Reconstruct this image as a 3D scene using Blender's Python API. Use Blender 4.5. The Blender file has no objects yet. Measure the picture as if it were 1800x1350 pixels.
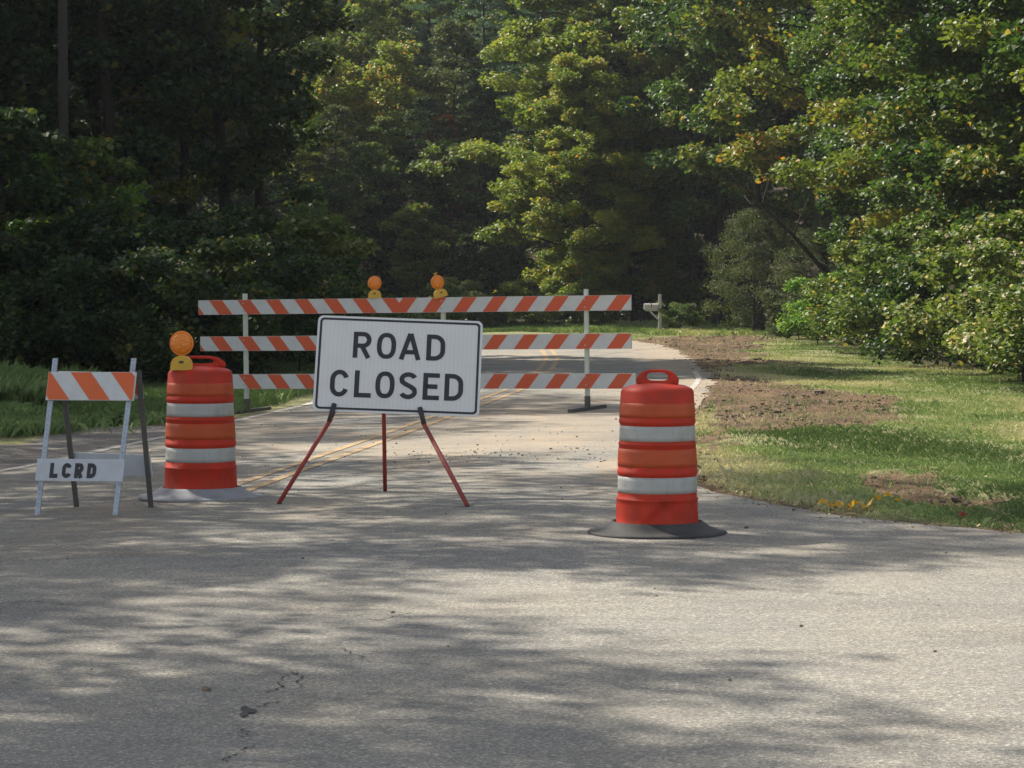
import bpy, bmesh, math, random
import numpy as np
from mathutils import Vector, Matrix

# ------------------------------------------------------------------ camera
S = bpy.context.scene
C = S.collection
R = math.radians
CAMZ, F, HZ = 1.65, 4600.0, 500.0          # eye height, focal length in photo px, horizon row
PITCH = math.atan((675 - HZ) / F)
cam = bpy.data.cameras.new('camera')
cam.sensor_width = 36
cam.lens = 36 * F / 1800
cam.clip_start = 0.1
cam.clip_end = 6000
cam.dof.use_dof = False
camo = bpy.data.objects.new('camera', cam)
C.objects.link(camo)
camo.location = (0, 0, CAMZ)
camo.rotation_euler = (R(90) - PITCH, 0, 0)
S.camera = camo

# ------------------------------------------------------------------ world, sun, exposure
SUN_AZ, SUN_EL = math.atan2(-0.80, 0.60), R(44)
w = bpy.data.worlds.new('World')
S.world = w
w.use_nodes = True
nt = w.node_tree
sky = nt.nodes.new('ShaderNodeTexSky')
sky.sky_type = 'NISHITA'
sky.sun_disc = False
sky.sun_elevation = SUN_EL
sky.sun_rotation = SUN_AZ
sky.air_density = 1.0
sky.dust_density = 1.5
bg = nt.nodes['Background']
bg.inputs['Strength'].default_value = 0.10
hs = nt.nodes.new('ShaderNodeHueSaturation'); hs.inputs['Saturation'].default_value = .5
nt.links.new(sky.outputs[0], hs.inputs['Color']); nt.links.new(hs.outputs[0], bg.inputs[0])
sl = bpy.data.lights.new('sun', 'SUN')
sl.energy = 4.9
sl.angle = R(0.53)
sl.color = (1.0, 0.93, 0.82)
so = bpy.data.objects.new('sun', sl)
C.objects.link(so)
sdir = Vector((math.sin(SUN_AZ) * math.cos(SUN_EL), math.cos(SUN_AZ) * math.cos(SUN_EL), math.sin(SUN_EL)))
so.rotation_euler = sdir.to_track_quat('Z', 'Y').to_euler()
so.location = (-30, 30, 40)
S.view_settings.view_transform = 'Standard'
S.view_settings.look = 'None'
S.view_settings.gamma = 1
S.view_settings.exposure = 1.08
S.cycles.use_denoising = True
S.cycles.max_bounces = 6
S.cycles.diffuse_bounces = 3
S.cycles.glossy_bounces = 2
S.cycles.transmission_bounces = 3
S.cycles.transparent_max_bounces = 6
S.cycles.volume_bounces = 0
S.cycles.sample_clamp_indirect = 3

rs = np.random.RandomState(7)
random.seed(7)

# ------------------------------------------------------------------ helpers
_perm = np.random.RandomState(3).rand(256, 256)
def vnoise(x, y):
    x = np.asarray(x, float); y = np.asarray(y, float)
    xi = np.floor(x).astype(int); yi = np.floor(y).astype(int)
    fx = x - xi; fy = y - yi
    fx = fx * fx * (3 - 2 * fx); fy = fy * fy * (3 - 2 * fy)
    a = _perm[xi % 256, yi % 256]; b = _perm[(xi + 1) % 256, yi % 256]
    c = _perm[xi % 256, (yi + 1) % 256]; d = _perm[(xi + 1) % 256, (yi + 1) % 256]
    return (a * (1 - fx) + b * fx) * (1 - fy) + (c * (1 - fx) + d * fx) * fy
def fbm(x, y, o=4):
    s = 0; a = 0.5
    for k in range(o):
        s = s + a * vnoise(np.asarray(x) * 2 ** k + 17 * k, np.asarray(y) * 2 ** k + 31 * k); a *= 0.5
    return s / (1 - 0.5 ** o)
def sstep(a, b, v):
    t = np.clip((np.asarray(v, float) - a) / (b - a), 0, 1)
    return t * t * (3 - 2 * t)

# asphalt edges as x of y
RY = [-80, 12.0, 14.0, 15.2, 16.2, 17.25, 17.86, 18.5, 19.7, 20.5, 21.7, 25, 30, 38, 46, 54, 64, 71, 75, 78.5, 82, 84, 88, 90.5, 92]
RX = [60, 60, 30, 10, 5.6, 3.37, 2.9, 2.41, 1.93, 1.65, 1.5, 1.55, 1.95, 2.8, 3.55, 3.85, 4.1, 4.1, 3.7, 3.1, 1.6, .4, -2.5, -7, -30]
LY = [-80, 17.0, 18.2, 19.6, 21.0, 24.0, 24.9, 30.4, 38, 46, 56, 60, 62, 64, 66, 68, 69.5, 70.2]
LX = [-60, -60, -13, -8.2, -6.7, -5.5, -5.05, -4.15, -3.05, -2.75, -2.7, -3.0, -3.3, -4.0, -5.3, -9, -18, -40]
def xr(y): return np.interp(y, RY, RX)
def xl(y): return np.interp(y, LY, LX, right=-60)

def gz(x, y):
    x = np.asarray(x, float); y = np.asarray(y, float)
    z = -0.03 * np.clip(-x, 0, 5) * sstep(8, 20, y)
    z = z - 0.0 * x
    # far hillside behind the bend
    z = z + 0.27 * np.clip(y - 101, 0, 90) * sstep(98, 112, y)
    z = z + 0.10 * np.clip(-x - 9, 0, 60) * sstep(20, 45, y) * (1 - sstep(62, 68, y) * (1 - sstep(92, 99, y)))
    z = z + 0.12 * np.clip(x - 9.5, 0, 60) * sstep(16, 40, y)
    z = z + 0.25 * sstep(91.5, 97, y)
    return z
def gzf(x, y): return float(gz(x, y))

ca, sa = math.cos(PITCH), math.sin(PITCH)
def at(px, py, D):
    dx = (px - 900) / F; dy = -(py - 675) / F
    d = (dx, ca + dy * sa, -sa + dy * ca)
    t = D / d[1]
    return Vector((d[0] * t, D, CAMZ + d[2] * t))
def gp(px, py):
    q = at(px, py, 1.0); sl_ = (CAMZ - q.z)        # drop per metre of depth
    D = CAMZ / max(sl_, 1e-4)
    for _ in range(30):
        p = at(px, py, D); g = gzf(p.x, p.y)
        D = (CAMZ - g) / max(sl_, 1e-4)
    p = at(px, py, D); p.z = gzf(p.x, p.y)
    return p

def mat(name, rough=0.6, col=(.5, .5, .5), spec=0.5, metal=0.0):
    m = bpy.data.materials.new(name); m.use_nodes = True
    b = m.node_tree.nodes['Principled BSDF']
    b.inputs['Base Color'].default_value = (*col, 1)
    b.inputs['Roughness'].default_value = rough
    b.inputs['Metallic'].default_value = metal
    b.inputs['Specular IOR Level'].default_value = spec
    return m
def N(m, t, **kw):
    n = m.node_tree.nodes.new(t)
    for k, v in kw.items():
        if k in n.inputs: n.inputs[k].default_value = v
        else: setattr(n, k, v)
    return n
def L(m, a, b): m.node_tree.links.new(a, b)
def attr(m, n): a = N(m, 'ShaderNodeAttribute'); a.attribute_name = n; return a.outputs['Fac']
def BS(m): return m.node_tree.nodes['Principled BSDF']
def ramp(m, stops, interp='LINEAR'):
    r = m.node_tree.nodes.new('ShaderNodeValToRGB'); r.color_ramp.interpolation = interp
    e = r.color_ramp.elements
    while len(e) < len(stops): e.new(0.5)
    for i, (p, c) in enumerate(stops):
        e[i].position = p; e[i].color = (*c, 1) if len(c) == 3 else c
    return r
def mixc(m, a, b, f, mode='MIX'):
    x = m.node_tree.nodes.new('ShaderNodeMix'); x.data_type = 'RGBA'; x.blend_type = mode
    for s, v in ((6, a), (7, b), (0, f)):
        if isinstance(v, (int, float)): x.inputs[s].default_value = v
        elif isinstance(v, tuple): x.inputs[s].default_value = (*v, 1)
        else: L(m, v, x.inputs[s])
    return x.outputs[2]
def coords(m, scale=(1, 1, 1), kind='Object'):
    tc = N(m, 'ShaderNodeTexCoord'); mp = N(m, 'ShaderNodeMapping')
    mp.inputs['Scale'].default_value = scale
    L(m, tc.outputs[kind], mp.inputs[0]); return mp.outputs[0]
def noise(m, vec, scale, detail=4, rough=.55):
    n = N(m, 'ShaderNodeTexNoise'); n.inputs['Scale'].default_value = scale
    n.inputs['Detail'].default_value = detail; n.inputs['Roughness'].default_value = rough
    L(m, vec, n.inputs['Vector']); return n.outputs['Fac']
def bump(m, h, strength, dist=.01):
    b = N(m, 'ShaderNodeBump'); b.inputs['Strength'].default_value = strength; b.inputs['Distance'].default_value = dist
    L(m, h, b.inputs['Height']); L(m, b.outputs[0], BS(m).inputs['Normal']); return b

def weathered(name, col, rough=.5, dirt=(.22, .18, .14), amt=.35, scale=6, spec=.5, metal=0, bumps=.1):
    m = mat(name, rough, col, spec, metal)
    v = coords(m)
    n1 = noise(m, v, scale, 6, .65)
    r = ramp(m, [(.42, (0, 0, 0)), (.78, (1, 1, 1))]); L(m, n1, r.inputs[0])
    mu = N(m, 'ShaderNodeMath', operation='MULTIPLY'); L(m, r.outputs[0], mu.inputs[0]); mu.inputs[1].default_value = amt
    L(m, mixc(m, col, dirt, mu.outputs[0]), BS(m).inputs['Base Color'])
    n2 = noise(m, v, scale * 8, 3)
    bump(m, n2, bumps, .004)
    rr = N(m, 'ShaderNodeMapRange'); L(m, n1, rr.inputs[0]); rr.inputs[3].default_value = rough - .1; rr.inputs[4].default_value = min(1, rough + .25)
    L(m, rr.outputs[0], BS(m).inputs['Roughness'])
    return m

def mesh_np(name, V, faces_flat, loop_total, m=None, smooth=False, attrs=None):
    me = bpy.data.meshes.new(name)
    V = np.asarray(V, np.float32)
    me.vertices.add(len(V)); me.vertices.foreach_set('co', V.ravel())
    lt = np.asarray(loop_total, np.int32)
    me.loops.add(len(faces_flat)); me.loops.foreach_set('vertex_index', np.asarray(faces_flat, np.int32))
    me.polygons.add(len(lt))
    ls = np.concatenate([[0], np.cumsum(lt)[:-1]]).astype(np.int32)
    me.polygons.foreach_set('loop_start', ls); me.polygons.foreach_set('loop_total', lt)
    me.polygons.foreach_set('use_smooth', np.full(len(lt), smooth))
    for k, a in (attrs or {}).items():
        at_ = me.attributes.new(k, 'FLOAT', 'POINT'); at_.data.foreach_set('value', np.asarray(a, np.float32))
    me.update(calc_edges=True)
    if m: me.materials.append(m)
    return me
def link(name, me, parent=None, loc=(0, 0, 0)):
    o = bpy.data.objects.new(name, me); C.objects.link(o); o.location = loc
    if parent is not None: o.parent = parent
    return o
def tag(o, label=None, cat=None, group=None, kind=None):
    if label: o['label'] = label
    if cat: o['category'] = cat
    if group: o['group'] = group
    if kind: o['kind'] = kind
    return o
def empty(name, loc=(0, 0, 0), rz=0, sc=1):
    o = bpy.data.objects.new(name, None); C.objects.link(o); o.empty_display_size = .2
    o.location = loc; o.rotation_euler = (0, 0, rz); o.scale = (sc, sc, sc) if not isinstance(sc, tuple) else sc
    return o
def bm_obj(name, bm, mats, parent=None, smooth=False, bevel=0):
    if bevel:
        bmesh.ops.bevel(bm, geom=[e for e in bm.edges if len(e.link_faces) == 2 and e.calc_face_angle(0) > .6], offset=bevel, segments=2, affect='EDGES', profile=.6)
    bmesh.ops.recalc_face_normals(bm, faces=bm.faces[:])
    me = bpy.data.meshes.new(name); bm.to_mesh(me); bm.free()
    for m in (mats if isinstance(mats, (list, tuple)) else [mats]): me.materials.append(m)
    if smooth:
        for p in me.polygons: p.use_smooth = True
    return link(name, me, parent)
def frame_mat(p, q, upv=(0, 0, 1)):
    p = Vector(p); q = Vector(q); d = (q - p).normalized(); u = Vector(upv)
    if abs(d.dot(u)) > .98: u = Vector((0, 1, 0))
    s = d.cross(u).normalized(); t = s.cross(d)
    return p, d, s, t
def bar(bm, p, q, w_, h_, upv=(0, 0, 1), mi=0):
    """square bar from p to q, w_ across, h_ along up"""
    p, d, s, t = frame_mat(p, q, upv); q = Vector(q)
    vs = [bm.verts.new(b + s * a * w_ / 2 + t * c * h_ / 2) for b in (p, q) for a, c in ((-1, -1), (1, -1), (1, 1), (-1, 1))]
    for f in ((0, 1, 2, 3), (7, 6, 5, 4), (0, 4, 5, 1), (1, 5, 6, 2), (2, 6, 7, 3), (3, 7, 4, 0)):
        bm.faces.new([vs[i] for i in f]).material_index = mi
def tube(bm, pts, rad, n=10, cap=True):
    rings = []
    for i, p in enumerate(pts):
        p = Vector(p); a = Vector(pts[max(0, i - 1)]); b = Vector(pts[min(len(pts) - 1, i + 1)])
        _, d, s, t = frame_mat(a, b); r = rad[i] if isinstance(rad, (list, tuple)) else rad
        rings.append([bm.verts.new(p + (s * math.cos(2 * math.pi * k / n) + t * math.sin(2 * math.pi * k / n)) * r) for k in range(n)])
    for a, b in zip(rings, rings[1:]):
        for k in range(n): bm.faces.new((a[k], a[(k + 1) % n], b[(k + 1) % n], b[k]))
    if cap: bm.faces.new(rings[0][::-1]); bm.faces.new(rings[-1])
def lathe(bm, prof, n=48, cx=0, cy=0, wob=None):
    rings = []
    for r, z in prof:
        rings.append([bm.verts.new((cx + (r if not wob else r * wob(2 * math.pi * k / n, z)) * math.cos(2 * math.pi * k / n),
                                    cy + (r if not wob else r * wob(2 * math.pi * k / n, z)) * math.sin(2 * math.pi * k / n), z)) for k in range(n)])
    for a, b in zip(rings, rings[1:]):
        for k in range(n): bm.faces.new((a[k], a[(k + 1) % n], b[(k + 1) % n], b[k]))
    return rings
def prism(bm, pts2, y0, y1, hole=None):
    """pts2: outline in x,z ; extruded y0..y1. hole: same point count"""
    if hole is None:
        a = [bm.verts.new((x, y0, z)) for x, z in pts2]; b = [bm.verts.new((x, y1, z)) for x, z in pts2]
        bm.faces.new(a); bm.faces.new(b[::-1]); n = len(a)
        for k in range(n): bm.faces.new((a[k], b[k], b[(k + 1) % n], a[(k + 1) % n]))
    else:
        A = [[bm.verts.new((x, y, z)) for x, z in P] for y in (y0, y1) for P in (pts2, hole)]
        n = len(pts2); ao, ah, bo, bh = A
        for k in range(n):
            j = (k + 1) % n
            bm.faces.new((ao[k], ao[j], ah[j], ah[k])); bm.faces.new((bo[k], bh[k], bh[j], bo[j]))
            bm.faces.new((ao[k], bo[k], bo[j], ao[j])); bm.faces.new((ah[k], ah[j], bh[j], bh[k]))

# ------------------------------------------------------------------ soil masks (bare patches), traced on the ground
def poly(pts): return [tuple(gp(a, b).xy) for a, b in pts]
SOIL = [poly(p) for p in (
    [(1222, 705), (1236, 674), (1300, 662), (1400, 672), (1500, 690), (1580, 712), (1615, 745), (1500, 762), (1400, 766), (1300, 760), (1236, 770), (1222, 740)],
    [(1205, 640), (1300, 634), (1450, 640), (1300, 649), (1220, 652)],
    [(1105, 597), (1180, 592), (1350, 590), (1365, 600), (1330, 615), (1345, 628), (1300, 640), (1200, 642), (1180, 615), (1130, 608)],
    [(1570, 868), (1618, 815), (1668, 832), (1705, 860), (1735, 890), (1690, 908), (1640, 882), (1600, 884)],
    [(1222, 735), (1262, 765), (1252, 800), (1238, 852), (1224, 850)], [(1215, 638), (1275, 638), (1262, 690), (1226, 700)],
    [(1700, 925), (1740, 905), (1770, 915), (1780, 930), (1730, 932)])]
def inpoly(x, y, P):
    ins = np.zeros(x.shape, bool); n = len(P)
    for i in range(n):
        x1, y1 = P[i]; x2, y2 = P[(i + 1) % n]
        if y1 == y2: continue
        c = ((y1 > y) != (y2 > y)) & (x < (x2 - x1) * (y - y1) / (y2 - y1) + x1)
        ins ^= c
    return ins
def soilmask(x, y):
    wx = x + (fbm(x * 1.3, y * .7) - .5) * 1.5 + (fbm(x * 7, y * 3) - .5) * .5; wy = y + (fbm(x * 1.1 + 9, y * .6 + 5) - .5) * 6.5 + (fbm(x * 6 + 3, y * 3) - .5) * 2.5
    s = np.zeros(x.shape)
    for P in SOIL: s = np.maximum(s, inpoly(wx, wy, P).astype(float))
    e = np.minimum(x - xr(y), 9)
    s = np.maximum(s, (sstep(.30, .05, e) * (fbm(x * 4, y * 2) > .42)) * (y < 92) * (x > 0))
    return s
def gravelmask(x, y):
    e = xl(y) - x + (fbm(x * 2, y) - .5) * .6
    return ((e > -1) & (e < 1.5) & (y > 22) & (y < 33 + (fbm(x, y) - .5) * 3)).astype(float)

# ------------------------------------------------------------------ ground
def geo(a, b, n): return list(np.geomspace(1, b - a + 1, n)[1:] - 1)
xs = np.array(sorted([-12 - v for v in geo(0, 1800, 40)]) + list(np.arange(-12, 14.01, .13)) + [14.05 + v for v in geo(0, 1800, 40)])
ys = np.array([-900, -300, -100, -40, -10, 0, 8, 12] + list(np.arange(14, 100, .15)) + [100 + v for v in geo(0, 2500, 60)])
X, Y = np.meshgrid(xs, ys)
xf, yf = X.ravel(), Y.ravel()
fine = (xf > -12) & (xf < 14) & (yf > 13) & (yf < 101)
soil = np.where(fine, soilmask(xf, yf), 0)
grav = np.where(fine, gravelmask(xf, yf), 0)
Z = gz(xf, yf)
inroad = (xf < xr(yf) - .05) & (xf > xl(yf) + .05) & (yf < 92)
edge = np.minimum(xr(yf) - xf, xf - xl(yf))
Z = Z - np.where(inroad, .06, 0)
rough_ = (fbm(xf * .9, yf * .5) - .5) * .10 + (fbm(xf * 5, yf * 3) - .5) * .03
Z = Z + np.where(~inroad & fine, rough_ * sstep(0, .8, -edge), 0)
Z = Z + np.where(~inroad, soil * ((fbm(xf * 3, yf * 2, 5) - .5) * .12 - .02), 0) * sstep(.05, .5, -edge)
wood = np.maximum(sstep(7.6, 9.2, xf + (fbm(xf, yf * .3) - .5) * 1.2) * sstep(30, 42, yf), sstep(-4.6, -6.2, xf + (fbm(xf, yf * .3) - .5)) * sstep(38, 46, yf))
wood = np.maximum(wood, sstep(95, 99, yf))
wood = np.maximum(wood, sstep(-11, -14, xf) * (yf > 23)); wood = np.maximum(wood, sstep(11, 14, xf) * (yf > 17))
nx, ny = len(xs), len(ys)
I = np.arange(nx * ny).reshape(ny, nx)
faces = np.stack([I[:-1, :-1], I[:-1, 1:], I[1:, 1:], I[1:, :-1]], -1).reshape(-1, 4)

gm = mat('ground_soil_and_turf', .95, spec=.2)
v = coords(gm)
n1 = noise(gm, v, .9, 5); n2 = noise(gm, v, 14, 6, .7); n3 = noise(gm, v, 60, 3)
turf = ramp(gm, [(.3, (.11, .12, .045)), (.5, (.17, .17, .075)), (.7, (.26, .23, .12))]); L(gm, n2, turf.inputs[0])
dirtr = ramp(gm, [(.3, (.035, .021, .012)), (.5, (.118, .074, .043)), (.72, (.21, .145, .09))]); L(gm, n2, dirtr.inputs[0])
litt = ramp(gm, [(.35, (.02, .015, .01)), (.6, (.05, .035, .02)), (.75, (.09, .055, .025))]); L(gm, n2, litt.inputs[0])
grv = ramp(gm, [(.35, (.09, .08, .07)), (.6, (.21, .19, .17))]); L(gm, n3, grv.inputs[0])
big_ = ramp(gm, [(.35, (.55, .55, .55)), (.6, (1.15, 1.12, 1.08))]); L(gm, n1, big_.inputs[0])
c = mixc(gm, turf.outputs[0], mixc(gm, dirtr.outputs[0], big_.outputs[0], 1.0, 'MULTIPLY'), attr(gm, 'soil'))
c = mixc(gm, c, grv.outputs[0], attr(gm, 'gravel'))
c = mixc(gm, c, litt.outputs[0], attr(gm, 'wood'))
L(gm, c, BS(gm).inputs['Base Color'])
bump(gm, n2, .8, .05)
g = link('ground', mesh_np('ground', np.stack([xf, yf, Z], 1), faces.ravel(), np.full(len(faces), 4), gm, True, {'soil': soil, 'gravel': grav, 'wood': wood}))
tag(g, 'grass verge, bare soil and forest floor around the road', kind='structure')

# ------------------------------------------------------------------ road
rm = mat('worn_asphalt', .9, spec=.25)
v = coords(rm)
big = noise(rm, v, .35, 4, .6); mid = noise(rm, v, 2.2, 5, .6)
vo = N(rm, 'ShaderNodeTexVoronoi'); vo.inputs['Scale'].default_value = 120; L(rm, v, vo.inputs['Vector'])
vo2 = N(rm, 'ShaderNodeTexVoronoi'); vo2.inputs['Scale'].default_value = 60; L(rm, v, vo2.inputs['Vector'])
sp = N(rm, 'ShaderNodeSeparateColor'); L(rm, vo.outputs['Color'], sp.inputs[0])
sp2 = N(rm, 'ShaderNodeSeparateColor'); L(rm, vo2.outputs['Color'], sp2.inputs[0])
agg = ramp(rm, [(0, (.15, .145, .132)), (.45, (.204, .193, .173)), (.82, (.26, .245, .214)), (1, (.42, .40, .35))]); L(rm, sp.outputs[0], agg.inputs[0])
agg2 = ramp(rm, [(0, (.7, .7, .7)), (.5, (1, 1, 1)), (.93, (1.1, 1.08, 1.05)), (1, (1.5, 1.45, 1.35))]); L(rm, sp2.outputs[1], agg2.inputs[0])
c = mixc(rm, agg.outputs[0], agg2.outputs[0], .75, 'MULTIPLY')
tint = ramp(rm, [(.3, (.84, .86, .88)), (.55, (1, .99, .95)), (.75, (1.14, 1.08, .97))]); L(rm, big, tint.inputs[0])
c = mixc(rm, c, tint.outputs[0], 1.0, 'MULTIPLY')
v2 = coords(rm, (1, .35, 1))
d1 = noise(rm, v2, .8, 6, .65)
dm = ramp(rm, [(.50, (0, 0, 0)), (.68, (1, 1, 1))]); L(rm, d1, dm.inputs[0])
# dust dragged out of the work site: strongest in the side road
ge = N(rm, 'ShaderNodeSeparateXYZ'); L(rm, v, ge.inputs[0])
mr = N(rm, 'ShaderNodeMapRange'); L(rm, ge.outputs[1], mr.inputs[0]); mr.inputs[1].default_value = 14; mr.inputs[2].default_value = 27; mr.inputs[3].default_value = .10; mr.inputs[4].default_value = .75
mm = N(rm, 'ShaderNodeMath', operation='MULTIPLY'); L(rm, dm.outputs[0], mm.inputs[0]); L(rm, mr.outputs[0], mm.inputs[1])
c = mixc(rm, c, (.34, .27, .19), mm.outputs[0])
n5 = noise(rm, v, 7, 6, .7); r5 = ramp(rm, [(.35, (.4, .4, .4)), (.6, (1, 1, 1))]); L(rm, n5, r5.inputs[0]); m5 = N(rm, 'ShaderNodeMath', operation='MULTIPLY'); L(rm, attr(rm, 'spill'), m5.inputs[0]); L(rm, r5.outputs[0], m5.inputs[1])
c = mixc(rm, c, (.31, .245, .172), m5.outputs[0])
st = ramp(rm, [(.60, (0, 0, 0)), (.72, (.5, .5, .5))]); L(rm, mid, st.inputs[0])
c = mixc(rm, c, (.12, .10, .085), st.outputs[0])
wp = noise(rm, coords(rm, (.25, 1.1, 1)), 1.3, 5, .6); wr_ = ramp(rm, [(.40, (.84, .84, .85)), (.55, (1, 1, 1)), (.7, (1.07, 1.05, 1.02))]); L(rm, wp, wr_.inputs[0]); c = mixc(rm, c, wr_.outputs[0], 1.0, 'MULTIPLY')
L(rm, c, BS(rm).inputs['Base Color'])
hh = N(rm, 'ShaderNodeMath', operation='ADD'); L(rm, vo.outputs['Distance'], hh.inputs[0]); L(rm, vo2.outputs['Distance'], hh.inputs[1])
bump(rm, hh.outputs[0], .38, .012)
SPILL = [poly(p) for p in ([(1095, 600), (1180, 592), (1340, 592), (1250, 640), (1262, 700), (1236, 770), (1226, 850), (1120, 845), (1165, 760), (1080, 715), (1190, 668), (1150, 640), (1110, 615)],)]
SPILL2 = [poly(p) for p in ([(560, 800), (700, 745), (850, 700), (1230, 720), (1230, 775), (1180, 800), (1000, 808), (860, 812), (700, 840)], [(0, 905), (240, 915), (270, 960), (120, 985), (0, 990)], [(300, 745), (420, 735), (700, 745), (560, 770), (420, 800)])]
def spill(x, y):
    wx = x + (fbm(x * 1.2, y * .5) - .5) * 1.6; wy = y + (fbm(x * .9 + 9, y * .4 + 5) - .5) * 7; r_ = np.zeros(x.shape)
    for P in SPILL: r_ = np.maximum(r_, inpoly(wx, wy, P) * .95)
    for P in SPILL2: r_ = np.maximum(r_, inpoly(wx, wy, P) * .55)
    return r_ * (.35 + .9 * fbm(x * 2.5, y * .8))
rows = np.array(sorted(set([-60, -20, 0, 6] + list(np.round(np.arange(8, 23.01, .1), 2)) + list(np.arange(23.2, 92, .3)))))
NC = 81
Vr = []
for y in rows:
    a, b = float(xl(y)), float(xr(y))
    if y > 23 and y < 92: b += (fbm(y * 1.7, 3.3) - .5) * (.5 if 38 < y < 80 else .16); a += (fbm(y * 1.7, 8.3) - .5) * .12
    if 14 < y <= 23: b += (fbm(y * 2.5, 3.3) - .5) * .14
    t = np.linspace(0, 1, NC)
    x = a + (b - a) * t
    Vr.append(np.stack([x, np.full(NC, y), gz(x, np.full(NC, y)) + .004], 1))
Vr = np.concatenate(Vr)
I = np.arange(len(Vr)).reshape(-1, NC)
faces = np.stack([I[:-1, :-1], I[:-1, 1:], I[1:, 1:], I[1:, :-1]], -1).reshape(-1, 4)
tag(link('road', mesh_np('road', Vr, faces.ravel(), np.full(len(faces), 4), rm, True, {'spill': np.where((Vr[:, 1] > 8) & (np.abs(Vr[:, 0]) < 15), spill(Vr[:, 0], Vr[:, 1]), 0)})), 'worn sunlit asphalt of the side road and crossing street', kind='structure')

# ---- road markings
def paint(name, col, thr):
    m = mat(name, .8, col, .3); v = coords(m)
    a = noise(m, v, 9, 8, .75); b = noise(m, v, 90, 2)
    s = N(m, 'ShaderNodeMath', operation='ADD'); L(m, a, s.inputs[0]); L(m, b, s.inputs[1])
    r = ramp(m, [(thr, (0, 0, 0)), (thr + .12, (1, 1, 1))]); 
    h = N(m, 'ShaderNodeMath', operation='MULTIPLY'); L(m, s.outputs[0], h.inputs[0]); h.inputs[1].default_value = .5
    L(m, h.outputs[0], r.inputs[0])
    L(m, mixc(m, col, (.22, .18, .14), r.outputs[0]), BS(m).inputs['Base Color'])
    bump(m, b, .4, .01); return m
yellow = paint('worn_yellow_line_paint', (.42, .27, .11), .44)
white = paint('worn_white_line_paint', (.42, .40, .36), .46)
def stripe(name, pts, off, wd, m, label):
    pts = np.array(pts, float)
    d = np.concatenate([[0], np.cumsum(np.hypot(*np.diff(pts, axis=0).T))])
    n = int(d[-1] / .4); t = np.linspace(0, d[-1], n)
    px = np.interp(t, d, pts[:, 0]); py = np.interp(t, d, pts[:, 1])
    for _ in range(12):
        px[1:-1] = (px[:-2] + px[2:] + 2 * px[1:-1]) / 4; py[1:-1] = (py[:-2] + py[2:] + 2 * py[1:-1]) / 4
    tx, ty = np.gradient(px), np.gradient(py); l = np.hypot(tx, ty); nx_, ny_ = ty / l, -tx / l
    V = []
    for k in (off - wd / 2, off + wd / 2):
        x = px + nx_ * k; y = py + ny_ * k; V.append(np.stack([x, y, gz(x, y) + .009], 1))
    V = np.concatenate(V); f = [(i, i + n, i + n + 1, i + 1) for i in range(n - 1)]
    o = link(name, mesh_np(name, V, np.array(f).ravel(), np.full(len(f), 4), m)); return tag(o, label, kind='structure')
YC = [(-2.33, 21.6), (-2.27, 22.2), (-1.5, 28.2), (-1.15, 31), (0, 40.5), (.62, 50), (.9, 58), (.88, 66), (.4, 71.5), (-.9, 76), (-4, 79.5), (-10, 81), (-22, 82)]
stripe('yellow_center_line', YC, -.12, .10, yellow, 'left stripe of the faded double yellow centre line')
stripe('yellow_center_line', YC, .12, .10, yellow, 'right stripe of the faded double yellow centre line')
stripe('white_edge_line', [(-6.6, 20.5), (-5.7, 22.6), (-4.87, 24.9), (-4.0, 30.4), (-2.9, 38), (-2.58, 46), (-2.5, 56), (-3.0, 61.2), (-5, 66.8), (-12, 70.2)], 0, .11, white, 'white edge line along the left side of the road')
stripe('white_edge_line', [(2.75, 40.5), (3.05, 43.2), (3.3, 46), (3.45, 49.5)], 0, .10, white, 'white edge line along the outside of the bend')

# ---- cracks
cm = weathered('crack_tar', (.018, .017, .016), .9, (.05, .045, .04), .4, 20)
def crack(pxs, wd, label, name='pavement_crack'):
    P = []
    for (a, b), (c_, d_) in zip(pxs, pxs[1:]):
        for t in np.linspace(0, 1, 9)[:-1]: P.append(gp(a + (c_ - a) * t, b + (d_ - b) * t))
    P.append(gp(*pxs[-1]))
    bm = bmesh.new(); prev = None
    for i, p in enumerate(P):
        q = P[min(i + 1, len(P) - 1)] - P[max(0, i - 1)]; n_ = Vector((q.y, -q.x, 0)).normalized()
        p = p + n_ * random.uniform(-.02, .02); ww = wd * random.uniform(.15, 1)
        if i in (0, len(P) - 1): ww = .0008
        a = bm.verts.new((p + n_ * ww)[:2] + (gzf(p.x, p.y) + .007,)); b = bm.verts.new((p - n_ * ww)[:2] + (gzf(p.x, p.y) + .007,))
        if prev: bm.faces.new((prev[0], prev[1], b, a))
        prev = (a, b)
    tag(bm_obj(name, bm, cm), label, kind='structure')
crack([(395, 1344), (410, 1330), (448, 1312)], .006, 'thin forked crack at the bottom edge of the photo')
crack([(598, 1140), (622, 1152), (655, 1166)], .0045, 'hairline crack in the middle of the foreground asphalt')
crack([(455, 1245), (480, 1238), (495, 1236)], .007, 'short crack beside the small pothole')
crack([(470, 1222), (492, 1208), (505, 1192), (520, 1180)], .006, 'ragged crack above the small pothole')
crack([(520, 1180), (530, 1196), (522, 1214)], .0045, 'short branch of the ragged crack')
crack([(425, 1278), (432, 1290), (424, 1302)], .0045, 'short crack below the small pothole')
crack([(640, 1088), (668, 1092), (700, 1084), (728, 1078)], .0045, 'hairline crack near the centre of the foreground')
crack([(0, 1062), (60, 1058), (130, 1066), (210, 1060)], .0045, 'hairline crack at the left border of the foreground')
bm = bmesh.new(); p0 = gp(434, 1254); ctr = bm.verts.new((p0.x, p0.y, p0.z + .0095)); rg = []
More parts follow.
